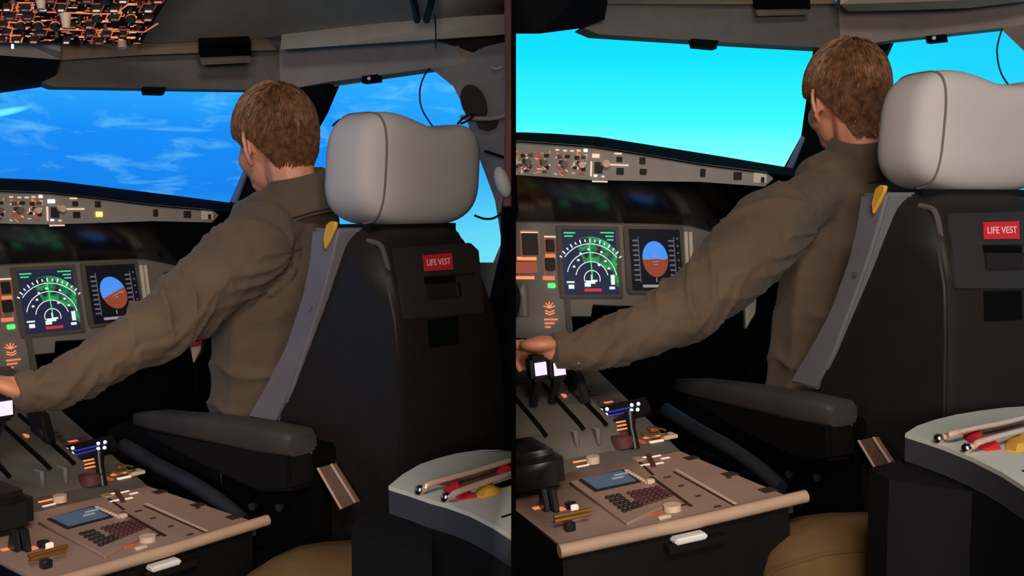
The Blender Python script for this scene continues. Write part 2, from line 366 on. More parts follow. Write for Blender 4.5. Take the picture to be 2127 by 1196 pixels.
# ------------------------------------------------------------------ window surrounds, traced per cockpit: (px, py, distance)
def lerp_d(p, a, b):   # distance interpolated along px
    t = (p - a[0]) / (b[0] - a[0]); return a[1] + (b[1] - a[1]) * t
HL = lambda p: lerp_d(p, (85, 2.72), (582, 3.18)); SL = lambda p: lerp_d(p, (582, 3.18), (1062, 2.68))
HR = lambda p: lerp_d(p, (1213, 2.68), (1745, 3.12)); SR = lambda p: lerp_d(p, (1745, 3.12), (2127, 2.58))
SHELL = {
 'L': dict(
  post=[(-420, 60, 2.45), (-120, 95, 2.62), (0, 114, 2.66), (126, 123, 2.72), (118, 150, 2.72), (86, 171, 2.72), (0, 183, 2.66), (-120, 205, 2.6), (-420, 190, 2.43)],
  strip=[(-420, 20, 2.4), (-120, 50, 2.56), (0, 66, 2.61), (126, 80, 2.65), (126, 108, 2.66), (126, 124, 2.70), (0, 115, 2.64), (-120, 97, 2.6), (-420, 64, 2.44)],
  header=[(126, 122, HL(126)), (300, 108, HL(300)), (535, 96, HL(535)), (545, 66, HL(545)), (600, 62, HL(600)), (598, 188, HL(598)), (345, 184, HL(345)), (110, 180, HL(110)), (86, 171, HL(86))],
  ledge=[(126, 86, 2.655), (290, 80, 2.79), (330, 84, 2.82), (546, 77, 3.0), (577, 104, 3.12), (300, 114, 2.86), (126, 125, 2.72)],
  side=[(575, 100, 3.18), (590, 98, SL(590)), (870, 82, SL(870)), (944, 80, SL(944)), (956, 104, SL(956) - .01), (962, 131, SL(962)), (893, 142, SL(893)), (683, 170, SL(683)), (600, 185, SL(600)), (584, 187, 3.18)],
  facet=[(943, 80, SL(943) - .012), (958, 82, SL(958)), (986, 107, SL(986) + .04), (964, 131, SL(964)), (951, 104, SL(951) - .03)],
  beam=[(585, 70, 2.98), (700, 55, 2.88), (1066, 26, 2.52), (1066, 70, 2.54), (870, 84, 2.72), (700, 95, 2.88), (582, 103, 3.0)],
  ceiling=([(285, 86, 2.76), (330, 90, 2.82), (546, 80, 2.99), (585, 73, 2.985), (700, 58, 2.88), (880, 43, 2.71), (1066, 29, 2.52)], [(340, -60, 2.40), (400, -100, 2.36), (560, -140, 2.32), (600, -140, 2.30), (700, -140, 2.26), (880, -140, 2.16), (1066, -140, 2.05)]),
  pillar=[(556, 185, 3.2), (684, 167, 3.1), (660, 224, 3.1), (604, 325, 3.12), (520, 430, 3.16), (476, 422, 3.22), (506, 352, 3.21)],
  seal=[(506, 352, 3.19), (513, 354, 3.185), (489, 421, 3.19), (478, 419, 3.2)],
  wallup=[(893, 140, SL(893)), (962, 128, SL(962)), (990, 105, SL(990)), (1050, 78, SL(1050)), (1049, 98, SL(1049)), (1056, 150, SL(1056)), (1066, 168, SL(1066)), (1066, 560, 2.68), (1024, 546, 2.73), (1043, 500, 2.71), (1037, 440, 2.715), (1012, 372, 2.74), (985, 300, 2.77), (960, 216, 2.79), (942, 180, 2.81)],
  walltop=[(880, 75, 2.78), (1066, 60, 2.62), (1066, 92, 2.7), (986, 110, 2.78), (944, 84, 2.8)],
  walllow=[(470, 424, 3.22), (620, 470, 3.12), (800, 508, 2.96), (985, 545, 2.78), (1066, 545, 2.69), (1066, 1000, 2.72), (470, 1000, 3.25)],
  slot=[(416, 91, 2.86), (521, 86, 2.94), (523, 118, 3.0), (417, 122, 2.92)], lip=[(416, 123, 2.90), (522, 119, 2.98), (520, 130, 2.99), (419, 135, 2.91)],
  notch=[(297, 180, HL(297) - .01), (346, 181, HL(346) - .01), (340, 197, HL(340) - .01), (301, 196, HL(301) - .01)],
  snotch=[(751, 158, SL(751) - .012), (783, 154, SL(783) - .012), (785, 169, SL(785) - .012), (752, 173, SL(752) - .012)], dot=(766.5, 163, SL(766) - .02),
 ),
 'R': dict(
  post=[(1050, -60, 2.5), (1250, -60, 2.55), (1262, 6, 2.68), (1256, 40, 2.68), (1213, 58, 2.68), (1120, 70, 2.6), (1050, 70, 2.54)],
  header=[(1258, 5, HR(1258)), (1500, 7, HR(1500)), (1756, 5, HR(1756)), (1764, 103, HR(1764)), (1694, 98, HR(1694)), (1490, 87, HR(1490)), (1440, 84, HR(1440)), (1243, 71, HR(1243)), (1213, 58, HR(1213)), (1240, 40, HR(1240))],
  ledge=[(1258, -14, 2.62), (1500, -16, 2.82), (1712, -18, 3.0), (1739, 8, 3.08), (1500, 9, 2.88), (1258, 8, 2.7)],
  side=[(1737, -2, 3.12), (1760, -6, SR(1760)), (2040, -20, SR(2040)), (2140, -26, SR(2140)), (2140, 50, SR(2140)), (2076, 58, SR(2076)), (1853, 83, SR(1853)), (1760, 94, SR(1760)), (1748, 101, 3.12)],
  beam=[(1748, -50, 2.92), (1900, -60, 2.8), (2140, -80, 2.42), (2140, -18, 2.44), (2000, 0, 2.6), (1900, 4, 2.7), (1745, 9, 2.92)],
  ceiling=([(1230, -12, 2.6), (1500, -12, 2.80), (1712, -14, 2.98), (1748, -46, 2.93), (1900, -57, 2.8), (2140, -76, 2.42)], [(1200, -220, 2.0), (1500, -240, 2.15), (1712, -250, 2.28), (1748, -250, 2.28), (1900, -250, 2.2), (2160, -250, 1.95)]),
  pillar=[(1690, 97, 3.14), (1854, 82, 3.06), (1836, 120, 3.06), (1790, 220, 3.08), (1690, 358, 3.12), (1626, 352, 3.16), (1664, 282, 3.15)],
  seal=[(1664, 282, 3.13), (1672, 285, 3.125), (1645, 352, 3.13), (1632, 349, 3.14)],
  wallup=[(2076, 57, SR(2076)), (2140, 48, SR(2140)), (2230, 40, 2.4), (2230, 420, 2.4), (2180, 400, 2.46), (2160, 200, 2.5), (2127, 106, SR(2127))],
  walllow=[(1620, 352, 3.16), (1760, 380, 3.08), (1950, 410, 2.88), (2117, 418, 2.66), (2230, 430, 2.5), (2230, 900, 2.5), (1620, 900, 3.2)],
  slot=[(1570, -18, 2.86), (1683, -20, 2.96), (1683, 20, 3.02), (1572, 21, 2.93)], lip=[(1571, 22, 2.92), (1682, 21, 3.01), (1680, 31, 3.02), (1574, 33, 2.93)],
  notch=[(1438, 80, HR(1438) - .01), (1493, 84, HR(1493) - .01), (1488, 102, HR(1488) - .01), (1443, 98, HR(1443) - .01)],
  snotch=[(1922, 75, SR(1922) - .012), (1957, 71, SR(1957) - .012), (1959, 86, SR(1959) - .012), (1924, 90, SR(1924) - .012)], dot=(1940, 79, SR(1940) - .02),
 )}
for s in 'LR':
    CUR[0] = s; S = SHELL[s]
    struct('trim_1', pslab(S['post'], .05), 'post', 'dark blue-black centre post left of the windshield', 'window post')
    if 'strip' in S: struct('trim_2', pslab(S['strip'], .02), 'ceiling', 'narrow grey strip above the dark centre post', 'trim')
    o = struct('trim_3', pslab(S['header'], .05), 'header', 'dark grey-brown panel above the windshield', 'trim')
    n = part(o, 'visor_clip', pslab(S['notch'], .02), 'post', 'dark clip hanging over the glass')
    o = struct('trim_4', pslab(S['ledge'], .02), 'ledge', 'ledge above the windshield panel, light put into its pale beige', 'trim')
    part(o, 'vent_slot', pslab([(a, b, d - .012) for a, b, d in S['slot']], .02), 'matte_black', 'black slot opening')
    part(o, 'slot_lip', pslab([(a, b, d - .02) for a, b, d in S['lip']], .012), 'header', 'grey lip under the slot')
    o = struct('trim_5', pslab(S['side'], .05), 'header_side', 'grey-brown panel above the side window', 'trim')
    if 'facet' in S: part(o, 'end_facet', pslab(S['facet'], .02), 'ledge', 'pale bevelled end of the panel')
    part(o, 'camera_clip', pslab(S['snotch'], .02), 'post', 'small dark clip')
    b = nb(); ball(b, at(*S['dot']), .006); part(o, 'clip_lens', b, 'white', 'white dot on the clip')
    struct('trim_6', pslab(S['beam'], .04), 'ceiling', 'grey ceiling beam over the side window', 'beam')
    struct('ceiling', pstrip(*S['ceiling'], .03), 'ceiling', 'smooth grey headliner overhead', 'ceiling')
    o = struct('trim_7', pslab(S['pillar'], .05), 'post', 'dark slanted pillar between windshield and side window', 'window post')
    part(o, 'seal', pslab(S['seal'], .01), 'seal', 'pale blue seal along the glass')  # pale blue line along the lower pillar edge
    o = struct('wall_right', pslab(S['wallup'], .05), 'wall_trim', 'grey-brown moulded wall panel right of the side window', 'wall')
    if s == 'L':
        # oval pocket with a pale shelf edge, a grab handle and a ledge line on the side panel
        c = at(984, 214, 2.735); ex = at(1012, 220, 2.72) - c; ey = at(980, 176, 2.735) - c
        b = nb(); prism(b, [c + ex * math.cos(t) + ey * math.sin(t) for t in [2 * math.pi * i / 28 for i in range(28)]], (0, .02, 0)); part(o, 'oval_pocket', bevel(b, .0), 'recess', 'dark brown oval pocket')
        b = nb(); tube(b, smooth_path([at(958, 243, 2.72), at(985, 246, 2.70), at(1020, 246, 2.68), at(1048, 240, 2.67), at(1060, 228, 2.66)], 5), .006); part(o, 'shelf_edge', b, 'header_side')
        b = nb(); prism(b, [at(988, 250, 2.71), at(1035, 249, 2.69), at(1030, 264, 2.69), at(1012, 272, 2.70), at(994, 266, 2.71)], (0, .015, 0)); part(o, 'cup_recess', b, 'recess')
        b = nb(); tube(b, smooth_path([at(1022, 139, 2.70), at(1030, 143, 2.69), at(1044, 139, 2.68)], 4), .003); part(o, 'grab_handle', b, 'cream')
        b = nb(); tube(b, [at(1008, 314, 2.725), at(1055, 330, 2.675)], .004); part(o, 'ledge_line', b, 'black')
        struct('trim_8', pslab(S['walltop'], .02), 'recess', 'dark strip under the beam by the wall, coloured as shade', 'trim')  # shade below the beam put into the strip's dark colour
    struct('wall_side', pslab(S['walllow'], .03), 'panel_grey', 'grey wall below the side window', 'wall')

# cables
def cable(pts, r, label):
    b = nb(); tube(b, smooth_path([at(*p) for p in pts], 6), r); return single('cable', b, 'cable', label, 'cable')
CUR[0] = 'L'
cable([(893, 141, 2.74), (880, 160, 2.74), (872, 190, 2.74), (876, 225, 2.74), (897, 260, 2.74), (930, 300, 2.76)], .0022, 'thin black cable hanging in a curve across the side window')
cable([(950, 258, 2.66), (965, 243, 2.66), (985, 236, 2.66), (972, 250, 2.66), (956, 257, 2.66)], .003, 'short black cable loop at the window edge')
cable([(985, 447, 2.6), (1005, 454, 2.6), (1025, 453, 2.6), (1043, 442, 2.6)], .003, 'black cable crossing low beside the headrest')
cable([(690, 262, 2.3), (706, 249, 2.3), (736, 243, 2.3), (770, 250, 2.3)], .0022, 'black cable peeking above the headrest')
cable([(855, -10, 2.36), (862, 15, 2.42), (866, 42, 2.5)], .009, 'thick dark cable on the ceiling, left of two')
cable([(900, -10, 2.36), (893, 15, 2.42), (886, 42, 2.5)], .009, 'thick dark cable on the ceiling, right of two')
cable([(903, 30, 2.48), (905, 60, 2.56), (905, 100, 2.66)], .0018, 'hair-thin cable running down the ceiling beam')
CUR[0] = 'R'
cable([(2082, 58, 2.52), (2074, 85, 2.52), (2071, 110, 2.52), (2078, 148, 2.52), (2096, 178, 2.52), (2120, 200, 2.54)], .0022, 'thin black cable hanging in a curve across the side window')
# person by the divider: bare raised arm, pale hand, dark-clothed body
CUR[0] = 'L'
b = nb(); tube(b, smooth_path([at(1058, -60, 2.2), at(1059, 60, 2.3), at(1060, 200, 2.4), at(1058, 300, 2.4), at(1055, 430, 2.38)], 5), [.012] * 21, 10)
single('raised_arm', b, 'raised_arm', 'reddish-brown bare arm raised beside the black divider', 'raised_arm')
b = nb(); c = at(1044, 378, 2.36)
ball(b, c, 1., ((.017, 0, .006), (0, .02, 0), (-.012, 0, .036)), 3)
single('raised_hand', b, 'white', 'white rounded hand at the raised arm by the divider', 'cloth')
secs = []
for py, x0, x1, d in [(405, 1046, 1068, 2.38), (440, 1040, 1074, 2.37), (520, 1040, 1080, 2.34), (560, 1030, 1084, 2.32), (640, 1012, 1088, 2.3), (740, 1003, 1090, 2.27), (830, 960, 1092, 2.25), (900, 905, 1092, 2.24), (960, 875, 1092, 2.24), (1100, 870, 1092, 2.24)]:
    p, q = at(x0, py, d), at(x1, py, d); p, q = p * 1.09, q * 1.09; c = (p + q) / 2; hx = (q - p) / 2; hy = V((0, .05, 0))
    secs.append([c + hx * math.cos(t) + hy * math.sin(t) * (1 + .25 * math.sin(5 * t)) for t in [2 * math.pi * i / 24 for i in range(24)]])
b = nb(); loft(b, secs)
single('coat', b, 'navy', 'very dark navy-clothed person standing between the seat and divider', 'coat')  # body of the standing dark-clothed person
# ------------------------------------------------------------------ overhead switch panel (left cockpit only; it is out of the right view)
CUR[0] = 'L'
C4 = [at(-160, -90, 1.98), at(400, -90, 2.08), at(292, 92, 2.62), at(-160, 84, 2.46)]
rt = thing('overhead_panel', 'overhead switch panel with orange-lit legends and boxes', 'switch panel', IDM, C4[3])
nrm = (C4[1] - C4[0]).cross(C4[3] - C4[0]).normalized()
if nrm.dot(C4[0]) > 0: nrm = -nrm
def op(u, v, h=0): # u 0..1 across, v 0..1 from the windshield back up
    a = C4[3].lerp(C4[2], u); b_ = C4[0].lerp(C4[1], u); return a.lerp(b_, v) + nrm * h
part(rt, 'panel_plate', slab([C4[0], C4[1], C4[2], C4[3]], .05), mat('overhead', (66, 30, 22), .85, spec=.05, var=.4, scale=14))
def obx(u, v, du, dv, h, h0=0.):
    b = nb(); prism(b, [op(u - du, v - dv, h0), op(u + du, v - dv, h0), op(u + du, v + dv, h0), op(u - du, v + dv, h0)], nrm * h); bmesh.ops.recalc_face_normals(b, faces=b.faces); return b
rng = random.Random(3)
def ofr(u, v, du, dv, m, th=.0016):
    b = nb(); cs = [op(u - du, v - dv, .002), op(u + du, v - dv, .002), op(u + du, v + dv, .002), op(u - du, v + dv, .002), op(u - du, v - dv, .002)]
    k = rng.choice([2, 3, 4, 4])
    tube(b, cs[:k + 1], th, 4); return part(rt, 'legend_line', b, m)
for row in range(9):
    v = .06 + row * .105; ncol = 13
    for c in range(ncol):
        u = .035 + c * .075 + (.02 if row % 2 else 0)
        if u > .99 - v * .02: continue
        t = rng.random()
        if t < .10: continue
        du, dv = .016 + .006 * rng.random(), .026 + .01 * rng.random()
        if t < .70:
            part(rt, 'push_button', obx(u, v, du, dv, .010), 'button')
            part(rt, 'button_legend', obx(u, v + .004, du * .7, .006, .002, .010), rng.choice(['amber_dim', 'amber', 'amber_dim', 'text_pale']))
            if rng.random() < .75: ofr(u, v, du + .010, dv + .014, rng.choice(['amber_dim', 'amber', 'amber_dim']))
        elif t < .85:
            b = nb(); cyl(b, op(u, v), nrm, .011, .014, 14); part(rt, 'rotary_knob', b, 'button')
            b = nb(); tube(b, [op(u + .02 * math.cos(q), v + .032 * math.sin(q), .003) for q in [k * .45 for k in range(12)]], .0014, 4); part(rt, 'knob_scale', b, 'amber')
        else:
            b = nb(); tube(b, [op(u, v), op(u, v - .012, .014)], [.004, .005], 8); part(rt, 'toggle_switch', b, rng.choice(['lever_grey', 'button', 'button']))
            part(rt, 'toggle_legend', obx(u, v + .035, .02, .008, .002), 'amber_bright')
for u0, u1, v in [(.02, .40, .30), (.45, .80, .42), (.50, .98, .20), (.10, .55, .62), (.3, .9, .75)]:
    b = nb(); tube(b, [op(u0, v, .002), op(u1, v - .02, .002), op(u1 + .04, v + .09, .002)], .0018, 5); part(rt, 'flow_line', b, 'amber')
for mm in ('amber', 'amber_dim', 'amber_dim', 'text_pale'):
    b = nb()
    for k in range(120):
        u, v = rng.uniform(.01, .98), rng.uniform(.02, .98); e = (op(u + .01, v) - op(u, v)) if rng.random() < .7 else (op(u, v + .02) - op(u, v)); e = e.normalized() * rng.uniform(.003, .010); g = e.cross(nrm).normalized() * .0009
        abox(b, op(u, v, .0015), e, g, nrm * .0008)
    part(rt, 'panel_lettering', b, mm)['kind'] = 'stuff'
b = nb(); cyl(b, op(.90, .05, 0), nrm, .011, .02, 14); part(rt, 'dim_knob', b, 'cream', 'cream dimmer knob')
for px, py in [(85, 8), (137, 48)]:
    b = nb(); c = at(px, py, 2.2); tube(b, [c + nrm * -.02, c + nrm * .012], [.012, .008], 10); part(rt, 'guard_cap', b, 'cream', 'pale switch guard')
b = nb(); tube(b, [at(26, 92, 2.43), at(26, 101, 2.43)], .003, 6); part(rt, 'indicator_lamp', b, 'lamp_white')

# ------------------------------------------------------------------ instrument panel, glareshield and the flight control unit
TI = math.radians(14)
PO = V((-.208, 1.13, .941)); PU = V((1, 0, 0)); PV = V((0, math.sin(TI), math.cos(TI))); PN = V((0, -math.cos(TI), math.sin(TI)))
def pp(px, py): # a photo point on the panel plane -> (u, v)
    q = LUP(px, py, PO, PN) - PO; return q.dot(PU), q.dot(PV)
def pw(u, v, h=0.): return PO + PU * u + PV * v + PN * h
def pbox(u0, v0, u1, v1, h, h0=0., bev=0.):
    b = nb(); abox(b, pw((u0 + u1) / 2, (v0 + v1) / 2, h0 + h / 2), PU * abs(u1 - u0) / 2, PV * abs(v1 - v0) / 2, PN * h / 2); return bevel(b, bev)
def pbar(bm, u, v, su, sv, h=.0012, h0=.004, rot=0.):
    e1 = PU * math.cos(rot) + PV * math.sin(rot); e2 = PV * math.cos(rot) - PU * math.sin(rot)
    abox(bm, pw(u, v, h0), e1 * su / 2, e2 * sv / 2, PN * h / 2)
def parc(bm, u, v, r, a0, a1, th, h0=.004, n=40):
    q = [math.radians(a0 + (a1 - a0) * i / n) for i in range(n + 1)]
    quadstrip(bm, [pw(u + (r - th / 2) * math.cos(a), v + (r - th / 2) * math.sin(a), h0) for a in q], [pw(u + (r + th / 2) * math.cos(a), v + (r + th / 2) * math.sin(a), h0) for a in q])
def pq(px, py, sx, sy): # size of a px box on the panel
    a = pp(px - sx / 2, py); b = pp(px + sx / 2, py); c = pp(px, py - sy / 2); d = pp(px, py + sy / 2)
    u, v = pp(px, py); return u, v, b[0] - a[0], c[1] - d[1]

def text_bm(txt, size):
    cu = bpy.data.curves.new('t', 'FONT'); cu.body = txt; cu.size = size; cu.align_x = 'CENTER'; cu.align_y = 'CENTER'; cu.extrude = .0003
    o = bpy.data.objects.new('t', cu); COL.objects.link(o); dg = bpy.context.evaluated_depsgraph_get()
    me = bpy.data.meshes.new_from_object(o.evaluated_get(dg)); bpy.data.objects.remove(o); bpy.data.curves.remove(cu)
    b = nb(); b.from_mesh(me); bpy.data.meshes.remove(me); return b

def instrument_panel(s):
    CUR[0] = s; M = FR[s]['panel'].M
    rt = thing('instrument_panel', 'grey instrument panel with two lit flight displays', 'instrument panel', M, (-.2, 1.1, .80))
    # body plate with a stepped lower edge and the centre column
    b = nb(); prism(b, [pw(*pp(x, y)) for x, y in [(-420, 556), (0, 546), (150, 541), (300, 533), (345, 540), (400, 575), (400, 640), (300, 693), (170, 705), (115, 708), (113, 732), (70, 736), (50, 700), (-420, 720)]], PN * -.03)
    bmesh.ops.triangulate(b, faces=[f for f in b.faces if len(f.verts) > 4]); bmesh.ops.recalc_face_normals(b, faces=b.faces); part(rt, 'panel_plate', b, 'panel_grey')
    b = nb(); prism(b, [pw(*pp(x, y), .004) for x, y in [(-300, 690), (48, 690), (68, 785), (-290, 810)]], PN * -.03); bmesh.ops.recalc_face_normals(b, faces=b.faces); part(rt, 'centre_column', b, 'panel_grey')
    b = nb(); prism(b, [pw(*pp(x, y), .008) for x, y in [(48, 690), (60, 690), (80, 790), (66, 790)]], PN * -.04); bmesh.ops.recalc_face_normals(b, faces=b.faces); part(rt, 'column_edge', b, 'bezel')
    # navigation display
    nu, nv = pp(100, 625); hw = (pp(161, 622)[0] - pp(46, 628)[0]) / 2; hh = (pp(95, 560)[1] - pp(108, 690)[1]) / 2
    d = part(rt, 'navigation_display', pbox(nu - hw - .014, nv - hh - .010, nu + hw + .012, nv + hh + .010, .008, bev=.003), 'bezel', 'display with green radar sweep and white range rings')
    part(d, 'screen', pbox(nu - hw, nv - hh, nu + hw, nv + hh, .001, .008), 'nd_bg')
    H = .0098
    cu, cv = nu + .02 * hw, nv - .52 * hh
    def wedge(a0, a1, r0, r1):
        b = nb(); q = [math.radians(a0 + (a1 - a0) * i / 16) for i in range(17)]
        quadstrip(b, [pw(cu + r0 * hw * math.cos(a), cv + r0 * hw * math.sin(a), H - .0004) for a in q], [pw(min(nu + hw, cu + r1 * hw * math.cos(a)), min(nv + hh, cv + r1 * hh * math.sin(a)), H - .0004) for a in q]); return b
    part(d, 'radar_return', wedge(20, 115, .62, 1.3), 'radar'); part(d, 'radar_return', wedge(-15, 32, .75, 1.02), 'radar')
    b = nb()
    for r, a0, a1 in [(1.22, 38, 142), (.92, 8, 165), (.60, 12, 168), (.29, -20, 200)]: parc(b, cu, cv, r * hw, a0, a1, .0022, H)
    part(d, 'range_rings', b, 'sym_white')
    b = nb()
    for i in range(15):
        a = math.radians(35 + i * 110 / 14); pbar(b, cu + 1.34 * hw * math.cos(a), cv + 1.34 * hw * math.sin(a), .003, .007 + .003 * (i % 2), h0=H, rot=a - math.pi / 2)
    part(d, 'compass_ticks', b, 'sym_white')['kind'] = 'stuff'
    b = nb(); pbar(b, cu - .01 * hw, cv + .62 * hw, .0024, 1.22 * hw, h0=H + .0004, rot=.03); part(d, 'heading_line', b, 'sym_green')
    b = nb()
    for u, v, su, sv in [(-.05, -.62, .34, .10), (-.16, -.70, .22, .12), (.1, -.58, .2, .06), (0, -.5, .04, .2), (-.78, -.62, .28, .05), (-.76, -.76, .2, .12), (.78, -.55, .14, .3), (.74, -.8, .2, .08)]: pbar(b, nu + u * hw, nv + v * hh, su * hw, sv * hh, h0=H)
    for u, v in [(-.35, .25), (.42, .3), (-.45, .05), (.55, .02), (.3, -.1), (-.62, -.15), (.66, -.2), (-.05, .38)]: pbar(b, nu + u * hw, nv + v * hh, .006, .005, h0=H)
    part(d, 'map_symbols', b, 'sym_white')['kind'] = 'stuff'
    b = nb()
    for u, v, su in [(-.72, .88, .42), (-.76, .78, .3), (.68, .90, .5), (.76, .79, .3), (.78, .68, .24)]: pbar(b, nu + u * hw, nv + v * hh, su * hw, .04 * hh, h0=H)
    part(d, 'data_lines', b, 'sym_green')['kind'] = 'stuff'
    b = nb(); pbar(b, nu + .02 * hw, nv - .86 * hh, .62 * hw, .09 * hh, h0=H); part(d, 'red_line', b, 'sym_red')
    # primary flight display
    fu, fv = pp(235, 610); hw2 = (pp(286, 605)[0] - pp(184, 612)[0]) / 2; hh2 = (pp(230, 552)[1] - pp(243, 670)[1]) / 2
    d = part(rt, 'flight_display', pbox(fu - hw2 - .012, fv - hh2 - .010, fu + hw2 + .014, fv + hh2 + .010, .008, bev=.003), 'bezel', 'display with blue and brown attitude ball')
    part(d, 'screen', pbox(fu - hw2, fv - hh2, fu + hw2, fv + hh2, .001, .008), 'pfd_bg')
    bank = math.radians(24 if s == 'L' else 2); au, av = fu - .04 * hw2, fv + .02 * hh2; ar = .50 * hw2
    def seg(up):
        pts = []
        for i in range(25):
            a = math.pi * i / 24 + (0 if up else math.pi); x, y = ar * math.cos(a), ar * 1.3 * math.sin(a)
            pts.append((x, y))
        c, sn = math.cos(bank), math.sin(bank)
        return [pw(au + x * c - y * sn, av + x * sn + y * c, H) for x, y in pts]
    for up, m, nm in ((True, 'sky_blue', 'sky_half'), (False, 'earth_brown', 'ground_half')):
        b = nb(); b.faces.new([b.verts.new(p) for p in seg(up)]); part(d, nm, b, m)
    b = nb()
    for k in (-2, -1, 1, 2): pbar(b, au - math.sin(bank) * k * .16 * ar * 1.2, av + math.cos(bank) * k * .2 * ar, ar * (.5 if k % 2 else .3), .0016, h0=H + .0005, rot=bank)
    pbar(b, au - .6 * ar, av, ar * .4, .003, h0=H + .0008); pbar(b, au + .6 * ar, av, ar * .4, .003, h0=H + .0008)
    pbar(b, au, fv - .66 * hh2, .002, .14 * hh2, h0=H); pbar(b, au, fv - .86 * hh2, 1.1 * hw2, .09 * hh2, h0=H)
    part(d, 'attitude_marks', b, 'sym_grey')['kind'] = 'stuff'
    for sgn, x0 in ((-1, -.78), (1, .62)):
        b = nb()
        for k in range(9): pbar(b, fu + x0 * hw2, fv + (.62 - k * .16) * hh2, .2 * hw2, .05 * hh2, h0=H)
        pbar(b, fu + (x0 + .12) * hw2, fv, .02 * hw2, 1.5 * hh2, h0=H)
        if sgn > 0:
            for k in range(6): pbar(b, fu + .88 * hw2, fv + (.7 - k * .24) * hh2, .06 * hw2, .05 * hh2, h0=H)
        part(d, 'scale_tape', b, 'sym_tape')['kind'] = 'stuff'
    # pale upright strips on the right edge of the flight display
    for x in (288, 297):
        a = pp(x - 5, 550); c = pp(x + 7, 636)
        b = nb(); prism(b, [pw(*pp(x - 3.2, 553), .008), pw(*pp(x + 2.6, 552), .008), pw(*pp(x + 13, 634), .008), pw(*pp(x + 8, 640), .008)], PN * .006); bmesh.ops.recalc_face_normals(b, faces=b.faces); part(rt, 'display_edge_strip', b, 'bezel_light')
    b = nb(); prism(b, [pw(*pp(163, 556), .008), pw(*pp(169, 556), .008), pw(*pp(187, 672), .008), pw(*pp(180, 674), .008)], PN * .004); bmesh.ops.recalc_face_normals(b, faces=b.faces); part(rt, 'display_edge_strip', b, 'bezel')
    # column of selectors left of the displays
    for px, py, sx, sy, m in [(11, 598, 18, 24, 'button'), (-34, 598, 34, 44, 'button'), (14, 636, 22, 26, 'button'), (-40, 648, 52, 22, 'amber_dim')]:
        u, v, a, c = pq(px, py, sx, sy); part(rt, 'selector_button', pbox(u - a / 2, v - c / 2, u + a / 2, v + c / 2, .008, bev=.0015), m)
    for px, py, sx, sy in [(11, 598, 24, 32), (-34, 598, 42, 52)]:
        u, v, a, c = pq(px, py, sx, sy); b = nb(); tube(b, [pw(u + x * a / 2, v + y * c / 2, .003) for x, y in [(-1, -1), (1, -1), (1, 1), (-1, 1), (-1, -1)]], .0016, 4); part(rt, 'button_outline', b, 'amber_dim')
    for px, py, sx, sy, m in [(10, 580, 26, 4, 'text_pale'), (-38, 573, 40, 4, 'text_pale'), (14, 619, 22, 12, 'amber'), (15, 664, 26, 8, 'amber'), (-38, 628, 44, 7, 'amber_bright'), (-40, 668, 46, 6, 'amber_bright'), (4, 640, 3, 40, 'amber_dim'), (25, 640, 3, 40, 'amber_dim')]:
        u, v, a, c = pq(px, py, sx, sy); part(rt, 'legend', pbox(u - a / 2, v - c / 2, u + a / 2, v + c / 2, .002), m)
    u, v, a, c = pq(22, 679, 17, 10); part(rt, 'green_light', pbox(u - a / 2, v - c / 2, u + a / 2, v + c / 2, .006, bev=.0015), 'lamp_green', 'lit green annunciator')
    u, v, a, c = pq(20, 722, 24, 28)
    b = nb()
    for k in range(5):
        an = math.radians(20 + 35 * k); tube(b, [pw(u, v - .004, .006), pw(u + .016 * math.cos(an), v - .004 + .016 * math.sin(an), .006)], .0012, 4)
    for k in (0, 1): tube(b, [pw(u - .012, v - .010 - .006 * k, .006), pw(u, v - .015 - .006 * k, .006), pw(u + .012, v - .010 - .006 * k, .006)], .0013, 4)
    part(rt, 'gear_emblem', b, 'amber_bright', 'orange fan-shaped marking')
    for py, sx in ((748, 30), (756, 22), (764, 12)):
        u, v, a, c = pq(26 + (30 - sx) * -.3, py, sx, 4); part(rt, 'legend', pbox(u - a / 2, v - c / 2, u + a / 2, v + c / 2, .002, .004), 'amber')
    # landing gear lever plate with a dark slot
    u, v, a, c = pq(-52, 716, 50, 70); pl = part(rt, 'gear_lever_plate', pbox(u - a / 2, v - c / 2, u + a / 2, v + c / 2, .006, .004, .002), 'bezel')
    b = nb(); tube(b, smooth_path([pw(u - .01, v + .035, .018), pw(u - .004, v + .01, .022), pw(u - .006, v - .02, .016), pw(u - .012, v - .04, .014)], 4), [.007] * 13, 8); part(pl, 'gear_lever', b, 'lever')
    # small knob right of the flight display and the lower tab
    u, v, a, c = pq(343, 570, 8, 12); b = nb(); cyl(b, pw(u, v), PN, a / 2, .01, 12); part(rt, 'small_knob', b, 'button')
    return rt

